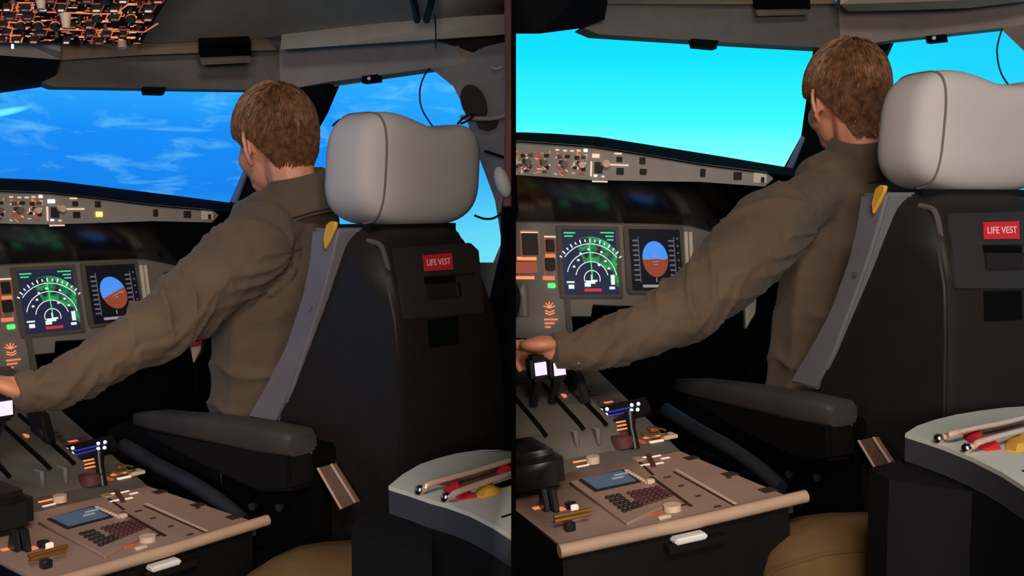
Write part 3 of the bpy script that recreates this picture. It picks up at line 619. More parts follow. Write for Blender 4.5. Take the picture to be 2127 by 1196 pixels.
FZ = 1.0  # forward position of the flight control unit face
def fcu_pt(px, py): return LU(px, py, f=FZ)
def glareshield(s):
    CUR[0] = s; M = FR[s]['panel'].M
    top = [(-430, 392), (-200, 372), (-60, 369), (0, 370), (100, 374), (200, 386), (340, 403), (480, 421), (560, 432)]
    bot = [(-430, 418), (-200, 396), (-60, 396), (0, 398), (100, 402), (200, 413), (320, 428), (440, 438), (560, 446)]
    low = [(-430, 478), (-200, 464), (-60, 463), (0, 464), (100, 466), (200, 463), (320, 459), (440, 462), (560, 466)]
    und = [(-430, 572), (-200, 548), (-60, 545), (0, 543), (100, 538), (200, 534), (300, 531), (380, 548), (560, 560)]
    A = [LU(x, y, f=1.15) for x, y in top]; A2 = [p + V((0, .30, -.02)) for p in A]
    B = [fcu_pt(x, y) + V((0, -.012, 0)) for x, y in bot]; Cc = [fcu_pt(x, y) for x, y in low]
    D = [LU(x, y + 6, f=1.142) for x, y in und]
    rt = thing('glareshield', 'matte black glareshield hood above the displays', 'glareshield', M, (-.2, 1.2, 1.0))
    b = nb(); R = [[b.verts.new(p) for p in L_] for L_ in (A2, A, B)]
    up = [b.verts.new(V((p.x, A2[i].y, p.z - .03))) for i, p in enumerate(B)]; R.append(up); n = len(top)
    for k in range(4):
        for i in range(n - 1): b.faces.new((R[k][i], R[k][i + 1], R[(k + 1) % 4][i + 1], R[(k + 1) % 4][i]))
    for i in (0, n - 1): b.faces.new([R[k][i] for k in range(4)])
    bmesh.ops.recalc_face_normals(b, faces=b.faces); part(rt, 'hood', b, 'glare')
    b = nb(); E1 = [p + V((0, .012, .002)) for p in Cc]; b1 = [b.verts.new(p) for p in E1]; b2 = [b.verts.new(p) for p in D]; b3 = [b.verts.new(p + V((0, .12, 0))) for p in D]; b4 = [b.verts.new(p + V((0, .12, 0))) for p in E1]
    for i in range(n - 1):
        for a_, c_ in ((b1, b2), (b2, b3), (b3, b4), (b4, b1)): b.faces.new((a_[i], a_[i + 1], c_[i + 1], c_[i]))
    bmesh.ops.recalc_face_normals(b, faces=b.faces); part(rt, 'underside', b, 'gloss_black', 'glossy black underside')
    # flight control unit
    rt = thing('control_unit', 'grey strip of autopilot controls under the glareshield hood', 'control panel', M, (-.2, FZ, 1.12))
    b = nb(); q1 = [b.verts.new(p) for p in [fcu_pt(x, y - 3) for x, y in bot[:8]] + [fcu_pt(455, 447)] + list(reversed([fcu_pt(x, y) for x, y in low[:8]]))]
    f = b.faces.new(q1); ex = bmesh.ops.extrude_face_region(b, geom=[f]); bmesh.ops.translate(b, verts=[e for e in ex['geom'] if isinstance(e, bmesh.types.BMVert)], vec=(0, .08, 0))
    bmesh.ops.triangulate(b, faces=[f for f in b.faces if len(f.verts) > 4]); bmesh.ops.recalc_face_normals(b, faces=b.faces); part(rt, 'face_plate', b, 'fcu_grey')
    def fb(px, py, sx, sy, h=.006):
        p = fcu_pt(px, py); a = (fcu_pt(px + sx / 2, py) - fcu_pt(px - sx / 2, py)).x; c = (fcu_pt(px, py - sy / 2) - fcu_pt(px, py + sy / 2)).z
        b = nb(); abox(b, p + V((0, -h / 2, 0)), (a / 2, 0, 0), (0, h / 2, 0), (0, 0, c / 2)); return bevel(b, min(.001, h * .2), 1)
    for px, py in [(23, 409), (40, 410), (55, 410), (69, 409)]: part(rt, 'status_lamp', fb(px, py, 8, 3, .002), 'text_pale')
    part(rt, 'status_lamp', fb(84, 408, 8, 6, .002), 'lamp_white')
    part(rt, 'lit_window', fb(106, 418, 15, 8, .003), 'lamp_white' if s == 'L' else 'text_pale')
    rg = random.Random(11)
    for gx in (-110, -75, -45, -8, 36, 72):
        for (dx, dy, sx, sy) in [(-6, -10, 9, 7), (8, -12, 10, 6), (0, 2, 12, 8), (-9, 12, 8, 5), (10, 14, 7, 8), (4, 24, 10, 4)]:
            x, y = gx + dx + rg.uniform(-2, 2), 432 + dy * .9
            part(rt, 'mode_button', fb(x, y, sx, sy, .006), rg.choice(['amber_dim', 'button', 'button', 'button', 'bezel']))
        b = nb(); c = fcu_pt(gx + 2, 437); cyl(b, c, (0, -1, 0), .008, .016, 14); part(rt, 'selector_knob', b, rg.choice(['cream', 'lever_grey']))
    for mm in ('amber', 'amber_dim', 'text_pale'):
        b = nb()
        for k in range(46):
            gx = rg.choice((-110, -75, -45, -8, 36, 72)); x, y = gx + rg.uniform(-15, 15), rg.uniform(414, 460); p = fcu_pt(x, y); an = rg.choice((0, 0, .6, -.6, 1.57)); ln = rg.uniform(.002, .006)
            abox(b, p + V((0, -.001, 0)), V((math.cos(an), 0, math.sin(an))) * ln, (0, .001, 0), V((-math.sin(an), 0, math.cos(an))) * .0008)
        part(rt, 'panel_lettering', b, mm)['kind'] = 'stuff'
    for px, py, sx, sy, m in [(98, 444, 3, 30, 'text_pale'), (113, 441, 16, 22, 'button'), (118, 468, 32, 3, 'text_pale'), (108, 457, 7, 4, 'lamp_white'), (124, 458, 6, 3, 'text_pale'), (152, 412, 15, 3, 'text_pale'), (155, 423, 11, 10, 'button'), (156, 434, 38, 3, 'text_pale'), (158, 446, 14, 13, 'button'), (202, 424, 11, 13, 'button'), (322, 442, 9, 15, 'button'), (388, 445, 14, 14, 'button')]:
        part(rt, 'legend' if m != 'button' else 'push_button', fb(px, py, sx, sy, .003 if m != 'button' else .006), m)
    part(rt, 'caution_button', fb(205, 445, 13, 11, .006), 'lamp_yellow' if s == 'L' else 'button', 'square caution push button')
    part(rt, 'end_placard', fb(430, 446, 24, 20, .003), 'bezel_light', 'pale placard at the right end')
    part(rt, 'placard_mark', fb(434, 450, 6, 10, .005), 'button')
    b = nb(); cyl(b, fcu_pt(123, 433), (0, -1, 0), .009, .02, 16); part(rt, 'selector_knob', b, 'cream')
for s in 'LR': instrument_panel(s); glareshield(s)
# ------------------------------------------------------------------ centre pedestal
F1, SL1 = .42, .30
def pd(px, py, h=0.):
    p = LU(px, py, z=.6)
    if p.y > F1: p = LUP(px, py, V((0, F1, .6)), V((0, -SL1, 1)).normalized())
    return p + V((0, 0, h))
HEADS = {'L': [(4, 850, 1.86), (-36, 852, 1.88)], 'R': [(1118, 768, 2.05), (1157, 768, 2.07)]}
def pedestal(s):
    CUR[0] = s; M = FR[s]['ped'].M; Mi = M.inverted()
    rt = thing('centre_pedestal', 'tan centre pedestal crowded with keypad, levers and knobs', 'pedestal', M, (-.54, .5, 0))
    r0, r1 = -.745, -.345
    b = nb(); prof = [(.055, .02), (.055, .60), (F1, .60), (1.06, .60 + SL1 * (1.06 - F1)), (1.06, .02)]
    q = [[V((r, f, z)) for f, z in prof] for r in (r0, r1)]
    loft(b, q); part(rt, 'body', b, 'black')
    def top(f0, f1, rr0, rr1, m, nm, h=.004):
        z = lambda f: .60 + max(0, f - F1) * SL1
        b = nb(); prism(b, [V((rr0, f0, z(f0))), V((rr1, f0, z(f0))), V((rr1, f1, z(f1))), V((rr0, f1, z(f1)))], V((0, 0, h))); bmesh.ops.recalc_face_normals(b, faces=b.faces); return part(rt, nm, b, m)
    top(.056, F1, r0, r1, 'pedestal', 'top_plate'); top(F1, 1.05, r0, r1, 'pedestal_fwd', 'top_plate')
    b = nb(); abox(b, (r1 + .006, .40, .585), (.006, 0, 0), (0, .34, 0), (0, 0, .012)); part(rt, 'side_rail', b, 'pedestal_side')
    for f in (.10, .22, .36): b = nb(); abox(b, (r1 - .008, f, .6045), (.012, 0, 0), (0, .012, 0), (0, 0, .001)); part(rt, 'edge_notch', b, 'pedestal_side')
    b = nb(); tube(b, [V((r0 - .005, .050, .597)), V((-.52, .046, .598)), V((r1 + .030, .048, .600))], .0105, 12); part(rt, 'rear_lip', b, 'pedestal_lip', 'rounded tan rear lip')
    b = nb(); p = LU(340, 1172, f=.04); abox(b, p, (.028, 0, .0), (0, .012, 0), (0, 0, .005)); bevel(b, .003); part(rt, 'drawer_pull', b, 'white', 'white pull tab under the rear lip')
    b = nb(); abox(b, p + V((.012, .004, -.012)), (.05, 0, 0), (0, .01, 0), (0, 0, .006)); part(rt, 'pull_base', b, 'lever')
    def kp(pts, h, m, nm, h0=.004, parent=None, label=None, bev=0.):
        b = nb(); prism(b, [pd(x, y, h0) for x, y in pts], V((0, 0, h))); bevel(b, bev, 1); return part(parent or rt, nm, b, m, label)
    def kb(px, py, sr, sf, h, m, nm, h0=.004, parent=None, label=None, bev=.0015):
        c = pd(px, py, h0 + h / 2); b = nb(); abox(b, c, (sr / 2, 0, 0), (0, sf / 2, 0), (0, 0, h / 2)); bevel(b, min(bev, h * .3), 1); return part(parent or rt, nm, b, m, label)
    def kc(px, py, r, h, m, nm, h0=.004, label=None, tilt=(0, 0, 1)):
        b = nb(); cyl(b, pd(px, py, h0), tilt, r, h, 16); bmesh.ops.recalc_face_normals(b, faces=b.faces); return part(rt, nm, b, m, label)
    # keypad unit
    u = kp([(78, 1093), (196, 1058), (318, 1112), (218, 1166)], .006, 'pedestal', 'keypad_unit', bev=.001, label='data entry unit with small screen and keypad')
    kp([(98, 1090), (193, 1063), (236, 1085), (140, 1111)], .002, 'lever', 'screen_frame', .010, u)
    kp([(107, 1089), (191, 1067), (226, 1085), (143, 1107)], .001, 'mcdu', 'screen', .0125, u)
    for a, c in [((172, 1085), (196, 1079)), ((176, 1078), (206, 1070))]: kp([(a[0], a[1]), (c[0], c[1]), (c[0] + 3, c[1] + 2), (a[0] + 3, a[1] + 2)], .0005, 'sym_grey', 'screen_text', .0138, u)
    K = [(160, 1120), (274, 1092), (308, 1108), (210, 1150)]
    for i in range(10):
        for j in range(5):
            if i in (3,) and j < 3: continue
            uu, vv = (i + .5) / 10, (j + .5) / 5
            x = (K[0][0] * (1 - uu) + K[1][0] * uu) * (1 - vv) + (K[3][0] * (1 - uu) + K[2][0] * uu) * vv; y = (K[0][1] * (1 - uu) + K[1][1] * uu) * (1 - vv) + (K[3][1] * (1 - uu) + K[2][1] * uu) * vv
            kb(x, y, .0082, .0095, .004, 'key' if i > 3 else 'button', 'key', .010, u)
    for i in range(8): kb(202 + i * 6.6, 1066 + i * 2.9, .008, .008, .004, 'cream', 'select_key', .010, u)
    kb(256, 1086, .014, .012, .008, 'cream', 'select_key', .010, u)
    # grooves and small marks of the plain panel at the right
    for a, c, w_ in [((297, 1055), (424, 1111), 3), ((250, 1068), (340, 1119), 5), ((222, 1040), (255, 1064), 4)]:
        kp([(a[0], a[1]), (a[0] + w_ * 1.5, a[1] - w_ * .3), (c[0] + w_ * 1.5, c[1] - w_ * .3), (c[0], c[1])], .001, 'pedestal_side', 'panel_groove')
    kp([(300, 1050), (306, 1049), (431, 1106), (424, 1108)], .001, 'cream', 'groove_edge')
    for px, py, sr in [(288, 1066, .014), (318, 1081, .010), (355, 1098, .010), (395, 1115, .012), (411, 1060, .010), (325, 1118, .02)]: kb(px, py, sr, .006, .0015, 'pedestal_side', 'panel_mark')
    kc(307, 1128, .0145, .010, 'cream', 'trim_knob', label='cream round knob'); kb(293, 1145, .022, .010, .006, 'cream', 'slide_tab')
    kb(268, 1140, .03, .008, .003, 'amber_dim', 'legend')
    # black box with white lights
    bx = kp([(126, 948), (234, 922), (246, 944), (138, 973)], .018, 'lever', 'light_box', label='black box with clusters of white lights', bev=.002)
    for k, (px, py) in enumerate([(139, 948), (152, 945), (139, 961), (151, 957), (205, 935), (219, 932), (205, 946), (218, 944)]):
        b = nb(); ball(b, pd(px, py + 9, .025), .0042, sub=1); part(bx, 'light', b, 'led')
    for k in range(14): kb(160 + (k % 7) * 6.5, 958 - (k % 7) * 1.6 + (k // 7) * 8, .006, .006, .003, 'led_blue', 'dim_light', .022, bx)
    kb(127, 970, .012, .012, .020, 'white', 'white_cap', label='white square cap')
    # orange-lit selectors in the middle
    kp([(142, 920), (178, 912), (190, 936), (150, 944)], .003, 'key', 'lit_plate'); kb(152, 924, .02, .01, .002, 'amber', 'legend', .008); kb(150, 936, .02, .008, .002, 'amber', 'legend', .008)
    for i in range(7): kb(102 + i * 5, 896 + i * 4 - (i % 2) * 6, .006, .01, .004, 'key', 'small_key')
    k1 = kc(188, 1008, .024, .022, 'key', 'rotary_knob', label='dark red knob with lit legend')
    for dy in (-16, -8, 0): kb(186, 998 + dy * 1.0, .026, .006, .002, 'amber_bright', 'legend', .027)
    b = nb(); p = pd(214, 1012, .004); tube(b, [p, p + V((0, .01, .04)), p + V((.004, .02, .07))], [.010, .008, .012], 10); part(rt, 'park_handle', b, 'lever', 'short black handle')
    b = nb(); p = pd(252, 980, .006); tube(b, [p + V((.026 * math.cos(t), .035 * math.sin(t), 0)) for t in [k * math.pi / 10 for k in range(18)]], .003, 6); part(rt, 'dial_ring', b, 'brass', 'brass coloured ring')
    kb(250, 976, .02, .02, .008, 'brass', 'dial_pointer'); kb(258, 997, .03, .010, .003, 'text_pale', 'legend'); kb(240, 990, .02, .008, .003, 'amber', 'legend'); kb(282, 988, .03, .03, .008, 'cream', 'dial_tab'); kb(226, 1000, .010, .03, .004, 'amber_dim', 'legend')
    kp([(236, 1024), (246, 1022), (262, 1046), (252, 1049)], .002, 'key', 'flap_slot', label='dark red lever slot')
    for px, py, sr in [(232, 1030, .024), (240, 1044, .022), (258, 1026, .022), (266, 1040, .02), (278, 1029, .018)]: kb(px, py, sr, .007, .0015, 'text_pale', 'legend')
    kb(222, 1034, .018, .028, .003, 'pedestal_lip', 'slot_plate')
    # speed brake gate
    for px, py in [(74, 1012), (122, 1004)]:
        p = pd(px, py, .004); b = nb(); abox(b, p + V((0, 0, .018)), (.005, 0, 0), (0, .035, 0), (0, 0, .018)); bevel(b, .003, 1); part(rt, 'gate_plate', b, 'lever_grey')
    kp([(84, 1022), (104, 1016), (100, 985), (84, 990)], .002, 'key', 'gate_slot'); kb(100, 1000, .008, .03, .006, 'text_pale', 'gate_pointer')
    kc(125, 1046, .013, .014, 'cream', 'round_knob', label='pale round knob beside the gate'); kb(98, 1044, .034, .006, .002, 'amber_bright', 'legend'); kb(102, 1054, .026, .006, .002, 'text_pale', 'legend')
    # black box standing at the left
    b = nb(); p = pd(22, 1096); abox(b, p + V((-.050, .005, .042)), (.070, 0, 0), (0, .075, 0), (0, 0, .040)); bevel(b, .018, 3); part(rt, 'black_box', b, 'lever', 'rounded black box')
    # rear left switches
    for k in range(6): kb(4 + k * 5, 1111 - k * 1.2, .004, .004, .002, 'text_pale', 'legend')
    for px in (27, 48):
        p = pd(px, 1150, .004); b = nb(); prism(b, [p + V((0, -.012, 0)), p + V((0, .022, 0)), p + V((0, .012, .036)), p + V((0, -.002, .038))], (.011, 0, 0)); bevel(b, .002, 1); part(rt, 'paddle_switch', b, 'lever')
    kb(68, 1144, .014, .016, .002, 'amber', 'legend'); kb(12, 1146, .014, .012, .002, 'amber', 'legend'); kc(90, 1140, .010, .010, 'lever', 'push_button')
    for dy, w_ in ((0, .066), (9, .060)):
        p = pd(101, 1166 + dy, .018); b = nb(); tube(b, [p - V((w_ / 2, 0, 0)), p + V((w_ / 2, .0, 0))], .004, 8); part(rt, 'guard_bar', b, 'brass', 'brass guard bar')
    kb(96, 1184, .016, .016, .014, 'lever', 'guard_post'); kb(104, 1158, .012, .008, .022, 'text_pale', 'guard_tab')
    # throttle quadrant
    b = nb(); prism(b, [V((-.70, .46, .61)), V((-.70, .50, .665)), V((-.70, .74, .73)), V((-.70, .80, .71)), V((-.70, .80, .60))], (.26, 0, 0)); bevel(b, .006, 2); part(rt, 'quadrant_cover', b, 'pedestal_fwd')
    for r in (-.68, -.60, -.52, -.47): b = nb(); prism(b, [V((r, .49, .662)), V((r, .53, .676)), V((r, .74, .7335)), V((r, .72, .728))], (.008, 0, .003)); bmesh.ops.recalc_face_normals(b, faces=b.faces); part(rt, 'lever_slot', b, 'matte_black')
    p = pd(100, 962, .0); b = nb(); prism(b, [p + V((0, -.02, 0)), p + V((0, .05, 0)), p + V((0, .10, .10)), p + V((0, .07, .115)), p + V((0, .03, .10))], (.022, 0, 0)); bevel(b, .005, 2); part(rt, 'flap_lever', b, 'lever', 'tall black slanted lever')
    b = nb(); tube(b, [p + V((.024, .02, .03)), p + V((.024, .05, .085))], .0025, 6); part(rt, 'lever_stripe', b, 'text_pale')
    p2 = pd(70, 905, .03); b = nb(); tube(b, [p2 + V((-.02, -.04, .0)), p2, p2 + V((.03, .02, .01))], [.006, .01, .008], 8); part(rt, 'trim_wheel_rim', b, 'lever_grey')
    kb(55, 940, .008, .02, .01, 'amber', 'lever_light', .03)
    for (px, py, d) in HEADS[s]:
        c = Mi @ at(px, py, d)
        b = nb(); abox(b, c + V((0, .006, .004)), (.019, 0, 0), (0, .02, 0), (0, 0, .026)); bevel(b, .007, 2); hd = part(rt, 'thrust_lever', b, 'lever', 'dark thrust lever head')
        b = nb(); abox(b, c + V((0, -.0155, .004)), (.012, 0, 0), (0, .002, 0), (0, 0, .013)); part(hd, 'white_band', b, 'lever_white', 'glowing white band')
        b = nb(); tube(b, [c + V((0, .006, -.015)), c + V((0, .06, -.09)), V((c.x, max(c.y + .12, .55), .67))], [.011, .009, .009], 8); part(hd, 'lever_arm', b, 'lever')
    return rt
for s in 'LR': pedestal(s)

# ------------------------------------------------------------------ pilot seat
def seat(s):
    CUR[0] = s; M = FR[s]['seat'].M; Ma = FR[s]['arm'].M; T = M.inverted() @ Ma
    rt = thing('pilot_seat', 'dark pilot seat with pale grey headrest and red tag', 'seat', M, (-.02, .3, 0))
    # headrest: rounded block with a saddle top
    b = nb(); a, c, h = .172, .083, .112; n, m_ = 48, 24; ctr = V((.008, .0, 1.262))
    def sp(x, e): return math.copysign(abs(x) ** e, x)
    rings = []
    for i in range(m_ + 1):
        ph = -math.pi / 2 + math.pi * i / m_; ring = []
        for k in range(n):
            t = 2 * math.pi * k / n
            x = a * sp(math.cos(ph), .42) * sp(math.cos(t), .46); y = c * sp(math.cos(ph), .42) * sp(math.sin(t), .5); z = h * sp(math.sin(ph), .6)
            zz = z
            if z > 0: zz -= .022 * (z / h) ** 2 * math.exp(-((x - .03) / .075) ** 2); zz += .010 * (z / h) * max(0, -x / a) 
            if z < 0: zz += .012 * (-z / h) * (x / a) ** 2
            yy = y * (1 - .10 * (z / h) if z < 0 else 1) ; yy -= .010 * (z / h); x *= 1 - .05 * max(0, -z / h) ** 2
            ring.append(ctr + V((x, yy, zz)))
        rings.append(ring)
    loft(b, rings); bmesh.ops.remove_doubles(b, verts=b.verts, dist=.0003)
    hr = part(rt, 'headrest', b, 'headrest', 'pale grey padded headrest', 80)
    b = nb()
    x0 = -.128
    path = []
    for q in range(33):
        ang = math.radians(60 + 205 * q / 32)   # 60 = front top, 90 = top, 180 = rear, 265 = under
        y = .0795 * sp(math.cos(ang), .5); z = .1035 * sp(math.sin(ang), .62)
        if z > 0: z += .0075 * (z / .112)
        path.append(ctr + V((x0, y - .010 * (z / h), z)))
    tube(b, smooth_path(path, 2), .0022, 6); part(hr, 'seam', b, mat('seam', (120, 108, 104), .8), 'stitched seam')
    b = nb()
    for x in (-.07, .06): tube(b, [V((x, .0, 1.08)), V((x, .0, 1.19))], .010, 10)
    abox(b, (-.02, -.01, 1.145), (.12, 0, 0), (0, .045, 0), (0, 0, .012)); part(rt, 'headrest_mount', b, 'black')
    # dark back shell
    secs = []
    for z, rl, rr, ff, fr_, rid in [(1.150, -.150, .115, .00, -.060, .05), (1.140, -.165, .122, -.01, -.078, .045), (1.118, -.178, .125, -.012, -.098, .035), (1.06, -.186, .130, .020, -.126, .028), (.986, -.19, .140, .055, -.152, .026), (.90, -.195, .150, .095, -.165, .026), (.78, -.20, .160, .155, -.172, .028), (.62, -.20, .165, .20, -.172, .03), (.50, -.19, .16, .22, -.15, .04)]:
        S = [(rl, ff), (rl + .004, (ff + fr_) / 2), (rl + rid, fr_ + .006), (rl + rid + .02, fr_), (rr - rid - .02, fr_), (rr - rid, fr_ + .006), (rr - .004, (ff + fr_) / 2), (rr, ff)]
        secs.append([V((x, y, z)) for x, y in S])
    b = nb(); loft(b, secs); bevel(b, .004, 2); shl = part(rt, 'back_shell', b, 'shell', 'glossy dark brown back shell', 50)
    # highlight along the left rear edge, put into a paler glossy tube
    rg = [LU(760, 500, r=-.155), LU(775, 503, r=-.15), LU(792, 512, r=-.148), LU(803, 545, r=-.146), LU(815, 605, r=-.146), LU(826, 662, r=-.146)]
    b = nb(); tube(b, smooth_path(rg, 4), [.003] + [.0055] * 18 + [.004, .002], 8); part(shl, 'edge_highlight', b, mat('highlight_bead', (96, 86, 80), .22, spec=.7, var=.05))
    # rear service panel
    zf = lambda z: -.098 - (1.118 - z) / (1.118 - .986) * .054 if z > .986 else -.152 - (.986 - z) * .15
    def rp(px, py, off=0.):  # point on the rear face
        p = LU(px, py, f=-.13)
        for _ in range(4): p = LU(px, py, f=zf(p.z))
        return p + V((0, -off, 0))
    b = nb(); prism(b, [rp(812, 516), rp(975, 504), rp(992, 520), rp(1004, 650), rp(835, 664)], (0, -.005, 0)); bevel(b, .002, 2); pl = part(shl, 'service_panel', b, 'shell_plate')
    tg = [rp(874, 530, .0055), rp(933, 525, .0055), rp(936, 559, .0055), rp(877, 563, .0055)]
    b = nb(); prism(b, tg, (0, -.002, 0)); bmesh.ops.recalc_face_normals(b, faces=b.faces); rd = part(pl, 'red_tag', b, 'red', 'red tag with white lettering')
    tb = text_bm('LIFE VEST', .0165); c4 = sum(tg, V()) / 4 + V((0, -.0027, 0)); ux = ((tg[1] - tg[0]) + (tg[2] - tg[3])).normalized(); vx = ((tg[0] - tg[3])).normalized(); nx = ux.cross(vx)
    wid = max(v.co.x for v in tb.verts) - min(v.co.x for v in tb.verts); kx = (tg[1] - tg[0]).length * .82 / wid
    for v in tb.verts: v.co = c4 + ux * v.co.x * kx + vx * v.co.y * 1.15 + nx * v.co.z
    part(rd, 'tag_lettering', tb, 'white')
    def rq(pts, m, nm, dep=.004, off=.005):
        b = nb(); prism(b, [rp(x, y, off) for x, y in pts], (0, -dep, 0)); bmesh.ops.recalc_face_normals(b, faces=b.faces); return part(pl, nm, b, m)
    rq([(876, 574), (941, 572), (941, 586), (879, 589)], 'matte_black', 'latch_slot', .002)
    rq([(880, 590), (940, 586), (946, 614), (884, 620)], 'shell', 'latch_plate', .006)
    rq([(941, 586), (945, 585), (948, 613), (944, 614)], 'chrome', 'latch_edge', .008)
    rq([(886, 664), (948, 658), (952, 712), (890, 722)], 'matte_black', 'pouch_opening', .002, .001)
    # pale grey side bolster and yellow tag
    lf = [(646, 474), (640, 540), (626, 610), (592, 715), (552, 795), (510, 868)]; rgp = [(703, 474), (688, 540), (670, 610), (636, 715), (606, 805), (574, 880)]
    la = [LU(x, y, r=-.205) for x, y in lf]; ra = [LU(x, y, r=-.205) for x, y in rgp]
    secs = [[p, q, q + V((.07, 0, 0)), p + V((.07, 0, 0))] for p, q in zip(la, ra)]
    b = nb(); loft(b, secs); bevel(b, .006, 3); part(rt, 'side_bolster', b, 'bolster', 'pale grey side bolster')
    b = nb(); cyl(b, LU(646, 640, r=-.207), (-1, 0, 0), .004, .004, 10); part(rt, 'bolster_button', b, 'chrome')
    b = nb(); prism(b, [LU(x, y, r=-.207) for x, y in [(683, 466), (692, 459), (704, 461), (702, 474), (690, 500), (680, 518), (677, 495)]], (-.008, 0, 0)); bevel(b, .002, 1); part(rt, 'yellow_tag', b, 'yellow', 'yellow fabric tab')
    # backrest cushion, seat pan and base
    secs = []
    for z, f in [(1.12, .03), (1.0, .10), (.86, .19), (.70, .25), (.56, .26)]: secs.append([V((-.135, f - .06, z)), V((.135, f - .06, z)), V((.165, f + .02, z)), V((.11, f + .035, z)), V((-.085, f + .035, z)), V((-.135, f + .02, z))])
    b = nb(); loft(b, secs); bevel(b, .01, 2); part(rt, 'back_cushion', b, 'black')
    part(rt, 'seat_cushion', box((-.02, .44, .50), (.44, .50, .11), .03, 3), 'black'); part(rt, 'seat_pan', box((-.02, .38, .42), (.46, .54, .06), .01), 'matte_black')
    part(rt, 'seat_column', box((-.02, .36, .20), (.22, .30, .40), .02), 'matte_black'); part(rt, 'seat_base', box((-.02, .36, .02), (.40, .50, .04), .01), 'matte_black')
    # left armrest and what hangs below it (in the armrest's own frame)
    def ap(bm): bmesh.ops.transform(bm, matrix=T, verts=bm.verts); return bm
    secs = []
    for f, w_, z, hh in [(-.002, .066, .745, .040), (.012, .078, .748, .048), (.10, .080, .744, .054), (.30, .074, .735, .050), (.48, .062, .724, .042), (.57, .044, .716, .030), (.59, .022, .712, .014)]:
        c = V((-.268, f, z)); ring = []
        for k in range(20):
            t = 2 * math.pi * k / 20; ring.append(c + V((w_ / 2 * sp(math.cos(t), .45), 0, hh / 2 * sp(math.sin(t), .45))))
        secs.append(ring)
    b = nb(); loft(b, secs); part(rt, 'armrest', ap(b), 'arm_pad', 'dark grey padded armrest', 60)
    secs = []
    for f, z0, z1 in [(.0, .66, .735), (.10, .64, .73), (.30, .66, .72), (.50, .69, .71)]: secs.append([V((-.30, f, z0)), V((-.235, f, z0)), V((-.232, f, z1)), V((-.303, f, z1))])
    b = nb(); loft(b, secs); bevel(b, .008, 2); part(rt, 'armrest_body', ap(b), 'black')
    b = nb(); abox(b, (-.215, .02, .715), (.03, 0, 0), (0, .03, 0), (0, 0, .02)); abox(b, (-.215, .16, .58), (.02, 0, 0), (0, .16, 0), (0, 0, .10)); bevel(b, .006); part(rt, 'armrest_hinge', ap(b), 'matte_black')
    b = nb(); q = LU(650, 934, r=-.23); abox(b, q, (.02, 0, 0), (0, .016, 0), (0, 0, .004)); bevel(b, .002); part(rt, 'hinge_cap', ap(b), 'lever_grey')
    bl = [LU(x, y, r=-.242) for x, y in [(660, 972), (688, 964), (738, 1044), (709, 1057)]]
    b = nb(); prism(b, bl, (.012, 0, 0)); bmesh.ops.recalc_face_normals(b, faces=b.faces); br = part(rt, 'lever_plate', ap(b), mat('plate_brown', (150, 112, 94), .45, metal=.3), 'brown metal plate with bright edges')
    for i, j in ((0, 3), (1, 2)): b = nb(); tube(b, [bl[i], bl[j]], .0028, 8); part(br, 'plate_edge', ap(b), 'rod')
    for px, py in [(527, 1050), (583, 1052), (455, 945)]: b = nb(); cyl(b, LU(px, py, r=-.24), (-1, -.4, 0), .008, .008, 12); part(rt, 'bolt', ap(b), 'steel')
    # dull blue-grey cover along the seat rail beside the pedestal
    pts = [LU(x, y, r=-.29) for x, y in [(258, 925), (330, 968), (400, 1005), (460, 1045), (505, 1085)]]
    b = nb(); tube(b, smooth_path(pts, 5), .017, 10); part(rt, 'rail_cover', ap(b), mat('rail_cover', (40, 40, 47), .5, spec=.4), 'rounded blue-grey rail cover')
    b = nb(); abox(b, (-.285, .42, .30), (.018, 0, 0), (0, .40, 0), (0, 0, .21)); part(rt, 'side_skirt', ap(b), 'matte_black')
    b = nb(); tube(b, [LU(873, 918, f=-.165), LU(879, 888, f=-.165)], [.003, .004], 8); part(rt, 'release_pin', b, 'chrome', 'small bright pin')
for s in 'LR': seat(s)

